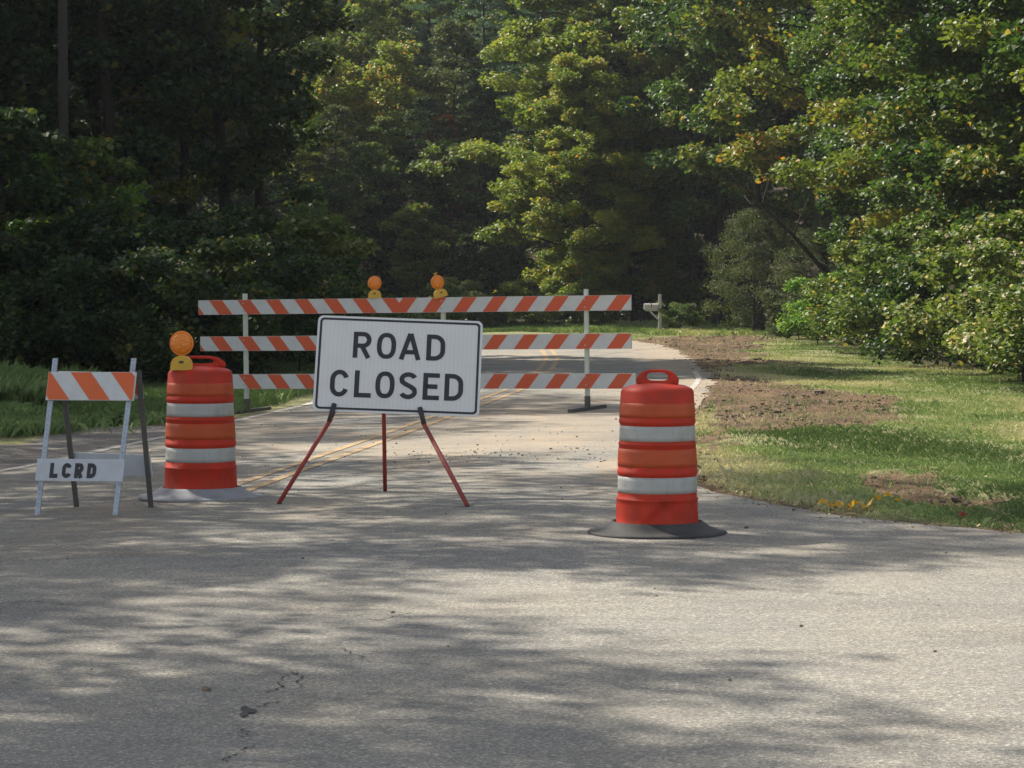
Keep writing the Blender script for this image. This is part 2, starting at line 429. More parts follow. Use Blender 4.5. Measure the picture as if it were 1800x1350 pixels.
for k in range(22):
    a = 2 * math.pi * k / 22; r_ = .021 * (1 + .35 * math.sin(3 * a + 1) + random.uniform(-.2, .2))
    rg.append(bm.verts.new((p0.x + math.cos(a) * r_ * 1.3, p0.y + math.sin(a) * r_ * 5.0, p0.z + .009)))
for k in range(22): bm.faces.new((ctr, rg[k], rg[(k + 1) % 22]))
tag(bm_obj('pavement_pothole', bm, cm), 'small dark pothole in the foreground asphalt', kind='structure')

# ------------------------------------------------------------------ foliage
def leafmat(name, stops, trans=.34, rough=.48, vary=.25):
    m = mat(name, rough, spec=.24)
    t = attr(m, 'tint'); oi = N(m, 'ShaderNodeObjectInfo')
    ad = N(m, 'ShaderNodeMath', operation='MULTIPLY_ADD'); L(m, oi.outputs['Random'], ad.inputs[0]); ad.inputs[1].default_value = vary; 
    sb = N(m, 'ShaderNodeMath', operation='SUBTRACT'); L(m, t, sb.inputs[0]); sb.inputs[1].default_value = vary / 2
    L(m, sb.outputs[0], ad.inputs[2])
    r = ramp(m, stops); L(m, ad.outputs[0], r.inputs[0])
    b = BS(m); L(m, r.outputs[0], b.inputs['Base Color'])
    tr = N(m, 'ShaderNodeBsdfTranslucent')
    br = mixc(m, r.outputs[0], (1.4, 1.5, .75), 1.0, 'MULTIPLY'); L(m, br, tr.inputs[0])
    mx = N(m, 'ShaderNodeMixShader'); mx.inputs[0].default_value = trans
    L(m, b.outputs[0], mx.inputs[1]); L(m, tr.outputs[0], mx.inputs[2])
    out = m.node_tree.nodes['Material Output']; L(m, mx.outputs[0], out.inputs[0])
    return m
LM = dict(
    green=leafmat('leaves_green_turning', [(0, (.016, .038, .012)), (.4, (.045, .088, .018)), (.72, (.095, .14, .026)), (.92, (.19, .19, .035)), (1, (.34, .22, .06))]),
    yellow=leafmat('leaves_yellow_green', [(0, (.035, .065, .014)), (.4, (.095, .135, .022)), (.75, (.18, .20, .03)), (.93, (.28, .23, .04)), (1, (.34, .16, .035))]),
    dark=leafmat('leaves_shade_darkened_green', [(0, (.010, .022, .010)), (.5, (.028, .054, .018)), (.85, (.062, .088, .026)), (1, (.15, .13, .03))], .28, .68),  # darkness of the shaded woods put into the leaf colour
    bright=leafmat('leaves_bright_green', [(0, (.045, .11, .018)), (.5, (.11, .21, .03)), (1, (.22, .31, .05))], .4),
    olive=leafmat('leaves_grey_olive', [(0, (.028, .040, .016)), (.5, (.07, .092, .034)), (1, (.15, .16, .055))], .25, .65),
    needle=leafmat('needles_blue_green', [(0, (.035, .075, .04)), (.5, (.08, .15, .07)), (1, (.16, .22, .10))], .2),
    orange=leafmat('leaves_orange', [(0, (.06, .03, .012)), (.5, (.20, .065, .015)), (1, (.42, .13, .03))], .35),
    sunny=leafmat('leaves_sunny_yellow_green', [(0, (.05, .085, .016)), (.4, (.14, .19, .03)), (.8, (.27, .27, .045)), (.95, (.36, .26, .05)), (1, (.40, .17, .04))]),  # sunlit look of the crowns put into a brighter leaf colour
    vine=leafmat('leaves_pale_vine', [(0, (.035, .065, .018)), (.4, (.09, .135, .03)), (.75, (.16, .20, .045)), (.95, (.30, .26, .11)), (1, (.5, .42, .3))], .3, .5))
barkm = mat('bark', .95, spec=.2)
v = coords(barkm, (6, 6, 1.2)); nb = noise(barkm, v, 3, 6, .7)
r = ramp(barkm, [(.3, (.015, .012, .010)), (.6, (.045, .036, .03)), (.8, (.085, .072, .06))]); L(barkm, nb, r.inputs[0]); L(barkm, r.outputs[0], BS(barkm).inputs['Base Color'])
bump(barkm, nb, .9, .04)

def rot_frames(rng, n, tilt, droop=0.0):
    """random leaf axes: long axis u, side s, normal n; normals lean around up by tilt"""
    nrm = np.stack([rng.normal(0, tilt, n), rng.normal(0, tilt, n), np.ones(n)], 1); nrm /= np.linalg.norm(nrm, axis=1)[:, None]
    a = rng.uniform(0, 2 * math.pi, n); u = np.stack([np.cos(a), np.sin(a), np.full(n, -droop)], 1)
    u -= (u * nrm).sum(1)[:, None] * nrm; u /= np.linalg.norm(u, axis=1)[:, None]
    return u, np.cross(nrm, u), nrm
def leaves(P, size, rng, tilt=.8, shape='hex', aspect=.72, droop=.3):
    n = len(P); u, s, nn = rot_frames(rng, n, tilt, droop)
    L_ = size * rng.uniform(.6, 1.35, n)[:, None]
    if shape == 'hex':
        co = [(0, 0, 0), (.28, -.5, .10), (.68, -.40, .10), (1, 0, -.08), (.68, .40, .10), (.28, .5, .10)]
        V = np.stack([P + u * L_ * a + s * L_ * b * aspect * 1.3 + nn * L_ * c_ for a, b, c_ in co], 1).reshape(-1, 3)
        b0 = (np.arange(n) * 6)[:, None]
        f = np.concatenate([b0 + np.array([0, 1, 2, 3]), b0 + np.array([0, 3, 4, 5])], 1).ravel()
        return V, f, np.full(2 * n, 4), 6
    co = [(0, 0, 0), (.45, -.5, .1), (1, 0, -.05), (.45, .5, .1)]
    V = np.stack([P + u * L_ * a + s * L_ * b * aspect + nn * L_ * c_ for a, b, c_ in co], 1).reshape(-1, 3)
    b0 = (np.arange(n) * 4)[:, None]
    f = (b0 + np.array([0, 1, 2, 3])).ravel()
    return V, f, np.full(n, 4), 4

def np_tubes(paths, nseg=6):
    V, Fa, LT = [], [], []; base = 0
    for pts, rad in paths:
        pts = np.asarray(pts, float); m_ = len(pts)
        for i in range(m_):
            d = pts[min(i + 1, m_ - 1)] - pts[max(i - 1, 0)]; d /= (np.linalg.norm(d) + 1e-9)
            a = np.cross(d, [0, 0, 1.]) if abs(d[2]) < .95 else np.cross(d, [0, 1., 0]); a /= np.linalg.norm(a); b = np.cross(d, a)
            for k in range(nseg):
                t = 2 * math.pi * k / nseg; V.append(pts[i] + (a * math.cos(t) + b * math.sin(t)) * rad[i])
        for i in range(m_ - 1):
            for k in range(nseg):
                j = (k + 1) % nseg
                Fa += [base + i * nseg + k, base + i * nseg + j, base + (i + 1) * nseg + j, base + (i + 1) * nseg + k]; LT.append(4)
        base += m_ * nseg
    return np.array(V), np.array(Fa), np.array(LT)

def make_tree(seed, H, Rc, h0, nbr, nleaf, leafsize, lean=.25, r0=None, prof='round', clump=.42, clumpz=.24, up=.35, tilt=.8, shape='hex', twigs=4, multi=1):
    """returns (trunk mesh, crown vertex data). Limbs leave the trunk, twigs leave the limbs, leaves gather in clumps on the twigs"""
    rng = np.random.RandomState(seed)
    paths = []; clumps = []
    r0 = r0 or H * .011
    for mi_ in range(multi):
        lx, ly = rng.normal(0, lean, 2) if multi == 1 else rng.normal(0, Rc * .35, 2)
        zz = np.linspace(-.25, H, 11)
        tx = lx * (zz.clip(0) / H) ** 1.5 + np.cumsum(rng.normal(0, H * .005, 11)); ty = ly * (zz.clip(0) / H) ** 1.5 + np.cumsum(rng.normal(0, H * .005, 11))
        tx -= tx[0]; ty -= ty[0]
        tr = r0 * (1 - .85 * np.clip(zz / H, 0, 1)) * (1 + .5 * np.exp(-np.clip(zz, 0, 9) * 3 / max(H * .12, .3)))
        paths.append((np.stack([tx, ty, zz], 1), tr / math.sqrt(multi)))
        for i in range(nbr // multi):
            q = (i + rng.rand()) / (nbr // multi); h = h0 + (H - h0) * q ** .9 * .97
            if prof == 'round': pr = math.sin(math.pi * (.16 + .80 * q)) ** .8
            elif prof == 'cone': pr = (1 - q) ** .8 * .95 + .08
            elif prof == 'column': pr = .55 + .35 * math.sin(math.pi * q) - .3 * q ** 4
            else: pr = math.sqrt(max(0, 1 - (q * .9) ** 2))
            Lb = Rc * pr * rng.uniform(.6, 1.15); a = i * 2.4 + rng.uniform(-.5, .5)
            upk = up * rng.uniform(.3, 1.5)
            bx, by = np.interp(h, zz, tx), np.interp(h, zz, ty)
            t = np.linspace(0, 1, 6); wob = np.cumsum(rng.normal(0, .05 * Lb, 6)) * t
            ca_, sa_ = math.cos(a), math.sin(a)
            px = bx + ca_ * Lb * t - sa_ * wob; py = by + sa_ * Lb * t + ca_ * wob
            pz = h + Lb * (upk * t - (.25 if prof == 'cone' else .12) * t * t) + np.cumsum(rng.normal(0, .02 * Lb, 6))
            P = np.stack([px, py, pz], 1); br = np.interp(h, zz, tr) * .38 * (1 - .8 * t) + .006
            paths.append((P, br))
            for k in range(twigs):
                tt = rng.uniform(.35, 1.0); p = np.array([np.interp(tt, t, P[:, j]) for j in range(3)])
                aa = a + rng.choice([-1, 1]) * rng.uniform(.4, 1.2); tl = Lb * rng.uniform(.15, .38)
                e = p + np.array([math.cos(aa) * tl, math.sin(aa) * tl, tl * rng.uniform(-.15, .6)])
                paths.append((np.stack([p, (p + e) / 2 + rng.normal(0, .03, 3), e]), [.4 * br[3] + .004, .3 * br[3] + .003, .003]))
                clumps.append((e, rng.uniform(.6, 1.25)))
                if rng.rand() < .5: clumps.append(((p + e) / 2, rng.uniform(.4, .8)))
            clumps.append((P[-1], rng.uniform(.7, 1.2)))
    Vt, Ft, Lt = np_tubes(paths, 6)
    cc = np.array([c_[0] for c_ in clumps]); cs = np.array([c_[1] for c_ in clumps])
    cc[:, 2] = np.maximum(cc[:, 2], .12)
    w_ = cs ** 2 / (cs ** 2).sum(); idx = rng.choice(len(cc), nleaf, p=w_)
    d = rng.normal(0, 1, (nleaf, 3)); d /= np.linalg.norm(d, axis=1)[:, None]; d *= rng.rand(nleaf, 1) ** .45
    P = cc[idx] + d * np.array([clump, clump, clumpz]) * cs[idx][:, None] * 1.35
    P[:, 2] = np.maximum(P[:, 2], .04)
    V, f, lt, k = leaves(P, leafsize, rng, tilt, shape)
    ct = rng.rand(len(cc)) ** 1.2
    tint = np.clip(.55 * ct[idx] + .45 * rng.rand(nleaf), 0, 1)
    sp = rng.rand(nleaf) < .03; tint[sp] = 1
    return (Vt, Ft, Lt), (V, f, lt, np.repeat(tint, k))
def make_pine(seed, H, Rc, h0, nwh, size):
    rng = np.random.RandomState(seed); paths = []; tufts = []; tt = []
    zz = np.linspace(-.2, H, 9); tx = np.cumsum(rng.normal(0, .03, 9)); ty = np.cumsum(rng.normal(0, .03, 9)); r0 = H * .012
    paths.append((np.stack([tx, ty, zz], 1), r0 * (1 - .9 * zz.clip(0) / H)))
    for wv in range(nwh):
        q = wv / nwh; h = h0 + (H - h0) * q
        for b in range(rng.randint(3, 6)):
            a = rng.uniform(0, 6.28); Lb = Rc * ((1 - q) ** .7 * .9 + .12) * rng.uniform(.55, 1.15); t = np.linspace(0, 1, 6)
            px = np.interp(h, zz, tx) + math.cos(a) * Lb * t; py = np.interp(h, zz, ty) + math.sin(a) * Lb * t
            pz = h + rng.uniform(-.2, .2) + Lb * (.10 * t + .12 * t * t)
            paths.append((np.stack([px, py, pz], 1), .05 * (1 - .85 * t) * Lb / 3 + .004))
            c0 = rng.rand()
            for k in range(int(9 + 8 * Lb)):
                u = rng.uniform(.3, 1.02); s = rng.normal(0, .22 * Lb * (1.1 - .6 * u))
                p = [np.interp(u, t, px) - math.sin(a) * s, np.interp(u, t, py) + math.cos(a) * s, np.interp(u, t, pz) + rng.normal(.03, .06) + abs(s) * .12]
                tufts.append(p); tt.append(.6 * c0 + .4 * rng.rand())
    tufts = np.array(tufts); tt = np.array(tt); n = len(tufts); nb_ = 13
    P = np.repeat(tufts, nb_, 0); d = rng.normal(0, 1, (n * nb_, 3)); d[:, 2] = np.abs(d[:, 2]) * .8 - .15; d /= np.linalg.norm(d, axis=1)[:, None]
    s = np.cross(d, rng.normal(0, 1, d.shape)); s /= np.linalg.norm(s, axis=1)[:, None]; L_ = size * rng.uniform(.7, 1.3, (n * nb_, 1))
    V = np.stack([P, P + d * L_ * .5 + s * L_ * .09, P + d * L_, P + d * L_ * .5 - s * L_ * .09], 1).reshape(-1, 3)
    f = np.arange(len(V)); lt = np.full(n * nb_, 4)
    return np_tubes(paths, 6), (V, f, lt, np.repeat(np.repeat(tt, nb_), 4))
PROTO = {}
def proto(key, data):
    (Vt, Ft, Lt), (V, f, lt, tint) = data
    PROTO[key] = (mesh_np('trunk_' + key, Vt, Ft, Lt, barkm, True), V, f, lt, tint, {})
def crown_mesh(key, matkey):
    tm, V, f, lt, tint, cache = PROTO[key]
    if matkey not in cache: cache[matkey] = mesh_np('crown', V, f, lt, LM[matkey], False, {'tint': tint})
    return cache[matkey]
proto('edge_a', make_tree(11, 12.5, 3.4, .5, 64, 78000, .125, prof='column', clump=.45, clumpz=.26))
proto('edge_b', make_tree(12, 13.5, 3.6, .9, 60, 74000, .13, prof='round', clump=.5, clumpz=.25))
proto('edge_c', make_tree(21, 12.0, 3.2, .4, 64, 74000, .115, prof='column', clump=.38, clumpz=.22, up=.2))
proto('broad_a', make_tree(13, 15, 3.6, 1.0, 60, 42000, .15, prof='round', clump=.5, clumpz=.28))
proto('broad_b', make_tree(14, 16, 3.5, 4.6, 50, 30000, .17, prof='round', clump=.5, clumpz=.28))
proto('slim', make_tree(15, 17, 2.6, 2.6, 44, 17000, .16, prof='column', clump=.42, clumpz=.26, r0=.17))
proto('slim_b', make_tree(25, 16, 2.4, 3.6, 40, 14000, .15, prof='column', clump=.4, clumpz=.24, r0=.15))
proto('open', make_tree(26, 15, 4.0, 5.0, 34, 7500, .16, prof='round', clump=.55, clumpz=.25, r0=.17, twigs=3))
proto('canopy', make_tree(27, 19, 5.0, 8.5, 44, 9500, .14, prof='round', clump=.6, clumpz=.22, r0=.2, twigs=4, up=.15))
proto('slope_a', make_tree(33, 10, 2.7, 1.6, 44, 16000, .17, prof='dome', clump=.42, clumpz=.28, r0=.11))
proto('slope_b', make_tree(34, 11, 2.3, 2.6, 40, 13000, .16, prof='round', clump=.4, clumpz=.27, r0=.11))
proto('sapling', make_tree(16, 5.2, 1.7, .5, 30, 9000, .14, prof='round', clump=.28, clumpz=.16, r0=.045))
proto('sapling_b', make_tree(17, 4.6, 1.5, .4, 26, 6500, .12, prof='column', clump=.26, clumpz=.15, r0=.04))
proto('feathery', make_tree(18, 4.6, 2.0, .2, 46, 22000, .07, prof='round', clump=.3, clumpz=.22, r0=.06, tilt=1.4, shape='kite'))
proto('bush', make_tree(19, 2.3, 1.25, .12, 34, 9500, .085, prof='dome', clump=.24, clumpz=.15, r0=.02, multi=4, twigs=3))
proto('bush_b', make_tree(20, 1.9, 1.3, .1, 32, 9000, .08, prof='dome', clump=.25, clumpz=.15, r0=.018, multi=4, twigs=3))
proto('pine_a', make_pine(30, 17, 3.4, 4.0, 22, .22))
proto('pine_b', make_pine(31, 16, 3.0, 2.5, 24, .20))

def tree(key, matkey, x, y, sc, label, name='tree', cat='tree', group=None, sz=1.0, dz=0, rz=None, lean=None):
    o = empty(name, (x, y, gzf(x, y) + dz), random.uniform(0, 6.28) if rz is None else rz, (sc, sc, sc * sz))
    if lean: o.rotation_euler[0], o.rotation_euler[1] = lean
    tag(o, label, cat, group)
    link('trunk' if cat == 'tree' else 'stems', PROTO[key][0], o)
    link('crown' if cat == 'tree' else 'foliage', crown_mesh(key, matkey), o)
    return o
EDGE = 'trees lining the right side of the road'
for a in [
    ('edge_a', 'green', 11.3, 42, 1.0, 'nearest tree at the right border of the photo'),
    ('edge_c', 'yellow', 11.6, 47.5, .98, 'yellowing tree second from the near end of the right row'),
    ('edge_b', 'green', 11.4, 53.5, 1.0, 'green tree with drooping boughs above the pale vines on the right'),
    ('edge_a', 'green', 11.6, 60, 1.05, 'tall green tree in the middle of the right row'),
    ('edge_b', 'yellow', 10.9, 66.5, .95, 'yellow and orange flecked tree in the right row'),
    ('edge_c', 'green', 10.8, 73, 1.05, 'green tree directly behind the bright green bush'),
    ('broad_b', 'yellow', 9.6, 80, .92, 'yellow leaved tree reaching over the leaning dead trunk'),
    ('broad_b', 'green', 8.3, 88, .95, 'green tree roofing the dark gap beside the grey olive tree')]:
    tree(*a, group=EDGE)
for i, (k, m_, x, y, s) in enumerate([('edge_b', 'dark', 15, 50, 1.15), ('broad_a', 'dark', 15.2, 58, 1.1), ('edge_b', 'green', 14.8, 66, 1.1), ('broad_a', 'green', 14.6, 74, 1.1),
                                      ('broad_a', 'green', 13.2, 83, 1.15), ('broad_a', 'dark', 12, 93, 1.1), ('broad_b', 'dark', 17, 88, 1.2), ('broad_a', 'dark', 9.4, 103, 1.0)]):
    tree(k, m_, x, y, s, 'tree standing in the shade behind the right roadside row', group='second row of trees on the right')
# centre group beyond the bend
for a in [
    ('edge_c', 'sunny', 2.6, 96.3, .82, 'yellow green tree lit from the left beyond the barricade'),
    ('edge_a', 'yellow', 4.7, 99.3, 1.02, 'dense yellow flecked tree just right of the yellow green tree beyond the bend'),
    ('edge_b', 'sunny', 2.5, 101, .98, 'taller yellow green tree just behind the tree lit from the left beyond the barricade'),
    ('broad_b', 'green', 6.9, 99.5, .92, 'green tree arching over the mailbox'),
    ('broad_b', 'green', 7.4, 94.5, .9, 'yellow flecked tree arching over the dark gap right of the mailbox')]:
    tree(*a, group='trees beyond the bend behind the mailbox')
tree('broad_a', 'green', 4.2, 107, .9, 'tall green tree rising behind the trees beyond the bend')
tree('pine_a', 'needle', 5.6, 111, .9, 'right pine of the three pines behind the centre trees', 'pine_tree', group='pines on the far slope')
tree('pine_a', 'needle', 1.4, 113, .8, 'middle pine of the three pines behind the centre trees', 'pine_tree', group='pines on the far slope')
tree('pine_b', 'needle', -1.2, 117, .78, 'left pine of the three pines with long spread boughs', 'pine_tree', group='pines on the far slope')
tree('pine_b', 'needle', -3.9, 124, .7, 'pine with pale boughs above the two amber lights', 'pine_tree', group='pines on the far slope')
tree('pine_a', 'needle', -9.8, 128, .6, 'blue green pine at the left of the sunlit far slope', 'pine_tree', group='pines on the far slope')
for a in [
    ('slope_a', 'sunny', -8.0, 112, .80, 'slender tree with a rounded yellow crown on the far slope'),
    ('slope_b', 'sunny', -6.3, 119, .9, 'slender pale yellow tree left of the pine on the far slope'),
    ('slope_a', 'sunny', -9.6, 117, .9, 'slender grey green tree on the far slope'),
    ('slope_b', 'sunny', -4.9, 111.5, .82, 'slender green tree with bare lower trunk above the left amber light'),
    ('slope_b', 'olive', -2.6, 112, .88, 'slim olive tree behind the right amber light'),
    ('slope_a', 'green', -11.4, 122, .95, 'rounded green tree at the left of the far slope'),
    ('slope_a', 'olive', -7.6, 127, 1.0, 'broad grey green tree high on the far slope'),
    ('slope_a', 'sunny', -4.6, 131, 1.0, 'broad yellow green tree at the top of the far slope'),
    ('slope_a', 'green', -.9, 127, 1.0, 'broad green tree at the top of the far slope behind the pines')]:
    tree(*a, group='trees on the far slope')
for a in [('slim_b', 'olive', -7.4, 108.5, .46, 'slim tree with a bare trunk left of the left amber light'), ('slim_b', 'green', -5.4, 109, .42, 'slim bare trunked tree right above the left amber light'), ('slim_b', 'dark', -3.4, 108.5, .48, 'dark slim tree above the right amber light'), ('slim', 'dark', -1.5, 109.5, .50, 'dark slim tree left of the sunny tree beyond the bend'), ('slope_a', 'green', -11.2, 131, 1.0, 'green tree at the top left of the far slope'), ('slope_a', 'sunny', -8.8, 136, 1.0, 'yellowing tree near the top border on the far slope'), ('slope_b', 'green', -2.6, 137, 1.05, 'green tree at the top border left of the pines'), ('slope_b', 'olive', -6.2, 140, 1.1, 'grey green tree at the top border of the far slope'), ('slope_a', 'green', 2.2, 126, 1.0, 'green tree behind the middle pine')]:
    tree(*a, group='trees on the far slope')
tree('sapling', 'orange', -2.75, 110, .62, 'orange leaved sapling above the right amber light', 'sapling', dz=0, sz=1.9)
for a in [(-8.1, 104, 1.0, 'bright', 'green sapling left of the left amber light'), (-6.9, 106, 1.15, 'vine', 'pale leaved sapling left of the left amber light'),
          (-9.2, 107, .9, 'yellow', 'yellowish sapling at the left end of the far slope'), (-6.0, 108.5, 1.2, 'green', 'tall green sapling behind the left amber light'), (-.4, 106.5, 1.0, 'olive', 'grey green sapling left of the yellow green tree'), (-2.4, 107.5, 1.3, 'vine', 'tall pale sapling right of the orange one'), (-5.0, 107, .9, 'dark', 'dark sapling between the two amber lights, nearer the left one'), (-3.7, 105, .9, 'yellow', 'yellow green sapling between the two amber lights'), (-1.6, 104, .7, 'dark', 'dark low sapling right of the right amber light')]:
    tree('sapling_b', a[3], a[0], a[1], a[2], a[4], 'sapling', group='saplings at the foot of the far slope')
tree('sapling', 'dark', 7.6, 101, 1.0, 'dark sapling in the hollow right of the mailbox', 'sapling')
tree('sapling', 'dark', 5.2, 104, 1.1, 'dark sapling in the hollow behind the mailbox', 'sapling')
# left block inside the bend: in shade
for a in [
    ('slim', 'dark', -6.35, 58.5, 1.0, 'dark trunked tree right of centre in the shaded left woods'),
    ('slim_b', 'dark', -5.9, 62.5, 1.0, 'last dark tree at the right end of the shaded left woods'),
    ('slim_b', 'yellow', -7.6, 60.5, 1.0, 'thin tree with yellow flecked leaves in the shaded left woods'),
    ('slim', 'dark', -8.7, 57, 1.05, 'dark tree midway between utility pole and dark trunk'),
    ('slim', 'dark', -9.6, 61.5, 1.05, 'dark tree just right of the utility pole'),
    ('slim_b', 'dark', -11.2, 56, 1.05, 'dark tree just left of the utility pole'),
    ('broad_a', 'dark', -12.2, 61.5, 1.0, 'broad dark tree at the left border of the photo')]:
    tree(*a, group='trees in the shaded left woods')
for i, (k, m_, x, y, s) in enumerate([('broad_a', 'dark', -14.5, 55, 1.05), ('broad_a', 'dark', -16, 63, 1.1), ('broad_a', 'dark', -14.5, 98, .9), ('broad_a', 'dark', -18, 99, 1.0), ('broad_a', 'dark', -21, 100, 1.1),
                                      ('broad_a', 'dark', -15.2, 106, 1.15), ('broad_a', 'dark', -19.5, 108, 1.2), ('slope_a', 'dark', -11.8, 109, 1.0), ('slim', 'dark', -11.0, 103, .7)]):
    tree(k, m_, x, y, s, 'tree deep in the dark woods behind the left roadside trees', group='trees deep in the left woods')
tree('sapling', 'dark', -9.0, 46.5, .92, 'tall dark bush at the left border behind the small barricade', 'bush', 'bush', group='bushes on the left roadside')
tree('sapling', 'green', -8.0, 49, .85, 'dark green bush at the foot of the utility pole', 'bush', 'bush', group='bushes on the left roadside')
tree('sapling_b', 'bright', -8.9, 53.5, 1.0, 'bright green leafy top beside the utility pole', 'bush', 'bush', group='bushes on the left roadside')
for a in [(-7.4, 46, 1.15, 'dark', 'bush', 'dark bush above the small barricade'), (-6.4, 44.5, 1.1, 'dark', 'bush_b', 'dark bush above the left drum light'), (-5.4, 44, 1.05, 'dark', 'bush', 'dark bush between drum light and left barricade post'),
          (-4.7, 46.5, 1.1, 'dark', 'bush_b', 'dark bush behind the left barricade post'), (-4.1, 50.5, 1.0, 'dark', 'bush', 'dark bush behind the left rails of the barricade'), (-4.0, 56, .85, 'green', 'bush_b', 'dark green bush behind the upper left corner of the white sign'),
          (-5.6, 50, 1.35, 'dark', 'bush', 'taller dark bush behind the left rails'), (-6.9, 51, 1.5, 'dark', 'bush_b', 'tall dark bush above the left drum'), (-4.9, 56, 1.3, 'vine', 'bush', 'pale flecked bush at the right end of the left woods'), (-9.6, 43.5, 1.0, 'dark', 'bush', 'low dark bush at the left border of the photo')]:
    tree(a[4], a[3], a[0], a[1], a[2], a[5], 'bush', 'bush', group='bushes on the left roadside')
# right bushes and vines
for a in [(8.75, 40.5, .95, 'vine', 'bush_b', 'low bush at the right border where the grass ends'), (8.6, 44, 1.05, 'vine', 'bush', 'pale flecked bush second from the right border'), (8.85, 48, 1.2, 'vine', 'bush', 'pale bush with dried flower heads on the right'),
          (8.7, 52, 1.1, 'green', 'bush_b', 'green bush beside the pale bushes on the right'), (9.0, 57, 1.3, 'vine', 'bush', 'large pale bush in the middle of the right roadside'), (8.7, 62, 1.0, 'green', 'bush_b', 'green bush right of the bright green bush'),
          (9.2, 67, 1.2, 'yellow', 'bush', 'yellowing bush next to the bright green bush'), (8.35, 71.5, .8, 'bright', 'bush', 'bright green bush where the verge narrows'), (8.6, 78.5, .7, 'olive', 'bush_b', 'low grey green bush at the driveway corner')]:
    tree(a[4], a[3], a[0], a[1], a[2], a[5], 'bush', 'bush', group='bushes along the right verge')
tree('feathery', 'olive', 8.0, 86.5, .88, 'grey green feathery tree beside the dark gap', 'small_tree')
tree('feathery', 'olive', 9.3, 79.5, .78, 'second grey green feathery tree under the leaning dead trunk', 'small_tree')
tree('bush_b', 'green', 5.75, 89.5, .5, 'small green shrub right of the mailbox post', 'bush', 'bush')
for i, x in enumerate([-2.0, -1.0, .1, 1.1, 2.2, 3.2]):
    tree(['bush', 'bush_b'][i % 2], ['vine', 'olive', 'yellow', 'vine', 'olive', 'green'][i], x, 94.6 - .3 * (i % 2), [.75, .62, .7, .55, .5, .45][i],
         ['weedy pale bush above the right amber light', 'weedy grey bush second from the right amber light', 'yellowish weedy bush at the foot of the yellow green tree', 'pale weedy bush below the yellow green tree',
          'grey weedy bush above the middle of the right rails', 'low green weedy bush near the right barricade post'][i], 'bush', 'bush', group='weedy bushes on the far bank')
# trees left of the frame that throw the dapples on the asphalt
OFF = [('canopy', -15.5, 20.5, 1.0), ('canopy', -12.4, 16.2, .85), ('canopy', -12.6, 29.5, .95), ('canopy', -19.8, 36, 1.0), ('canopy', -20, 42.5, .85), ('canopy', -8.6, 24.0, .70), ('canopy', -15, 47, 1.0), ('canopy', -19, 28, 1.05),
       ('canopy', -21, 19.5, 1.0), ('canopy', -24, 27, 1.0), ('canopy', -19, 42, 1.05), ('broad_a', -19.5, 52, 1.0), ('broad_a', -22, 36, 1.0)]
for k, x, y, s in OFF:
    tree(k, 'green', x, y, s, 'roadside tree left of the photo that shades the asphalt', group='trees left of the view')

for k, m_, x, y, s_ in [('edge_a', 'green', 14.5, 36, 1.0), ('edge_b', 'green', 18, 32, 1.0), ('broad_a', 'green', 22.5, 29, 1.0), ('broad_a', 'dark', 19, 40, 1.1)]:
    tree(k, m_, x, y, s_, 'roadside tree standing right of the photo', group='trees right of the view')

# leaning dead trunk
bm = bmesh.new()
p = [at(1530, 600, 74), at(1450, 478, 73), at(1395, 415, 72.5), at(1340, 362, 72), at(1285, 305, 71.5)]
p[0].z = gzf(p[0].x, p[0].y) - .1
tube(bm, p, [.09, .07, .058, .045, .02], 8)
for i, (q, d) in enumerate([(p[3], (-.5, .3, .1)), (p[2], (.3, -.2, .9)), (p[3], (.2, .1, .8))]):
    tube(bm, [q, q + Vector(d) * .6, q + Vector(d) * 1.1 + Vector((.1, 0, .15))], [.03, .02, .008], 6)
tag(bm_obj('leaning_tree_trunk', bm, barkm, None, True), 'bare dark trunk leaning to the left through the right side trees', 'tree trunk')

# far wooded hillside: one mass
rng = np.random.RandomState(77)
P, T = [], []
def crowns(n, x0, x1, y0, y1, hmax, nl, rad):
    for _ in range(n):
        x, y = rng.uniform(x0, x1), rng.uniform(y0, y1); b = gzf(x, y); tc = rng.rand()
        r_ = rad * rng.uniform(.7, 1.3); hz = rng.uniform(.45, .95) * hmax
        k = rng.randint(8, 13); c_ = np.stack([rng.normal(x, r_ * .5, k), rng.normal(y, r_ * .5, k), b + rng.uniform(.08, 1, k) * hz], 1)
        idx = rng.randint(0, k, nl); d = rng.normal(0, 1, (nl, 3)) * np.array([.75, .75, .5]) * r_ * .4
        P.append(c_[idx] + d); T.append(np.clip(.6 * tc + .4 * rng.rand(nl), 0, 1))
crowns(170, -45, 40, 145, 180, 14, 420, 3.0)
crowns(60, 18, 38, 45, 130, 15, 380, 3.2)
crowns(60, -40, -21, 60, 135, 15, 380, 3.2)
crowns(40, -24, 14, 141, 150, 12, 600, 2.6)
P = np.concatenate(P); T = np.concatenate(T)
P[:, 2] = np.maximum(P[:, 2], gz(P[:, 0], P[:, 1]) + .1)
V, f, lt, k = leaves(P, .30, rng, .9, 'kite', .8)
tag(link('distant_woods', mesh_np('distant_woods', V, f, lt, LM['green'], False, {'tint': np.repeat(T, k)})), 'mass of forest on the hillside behind all the trees', kind='stuff')

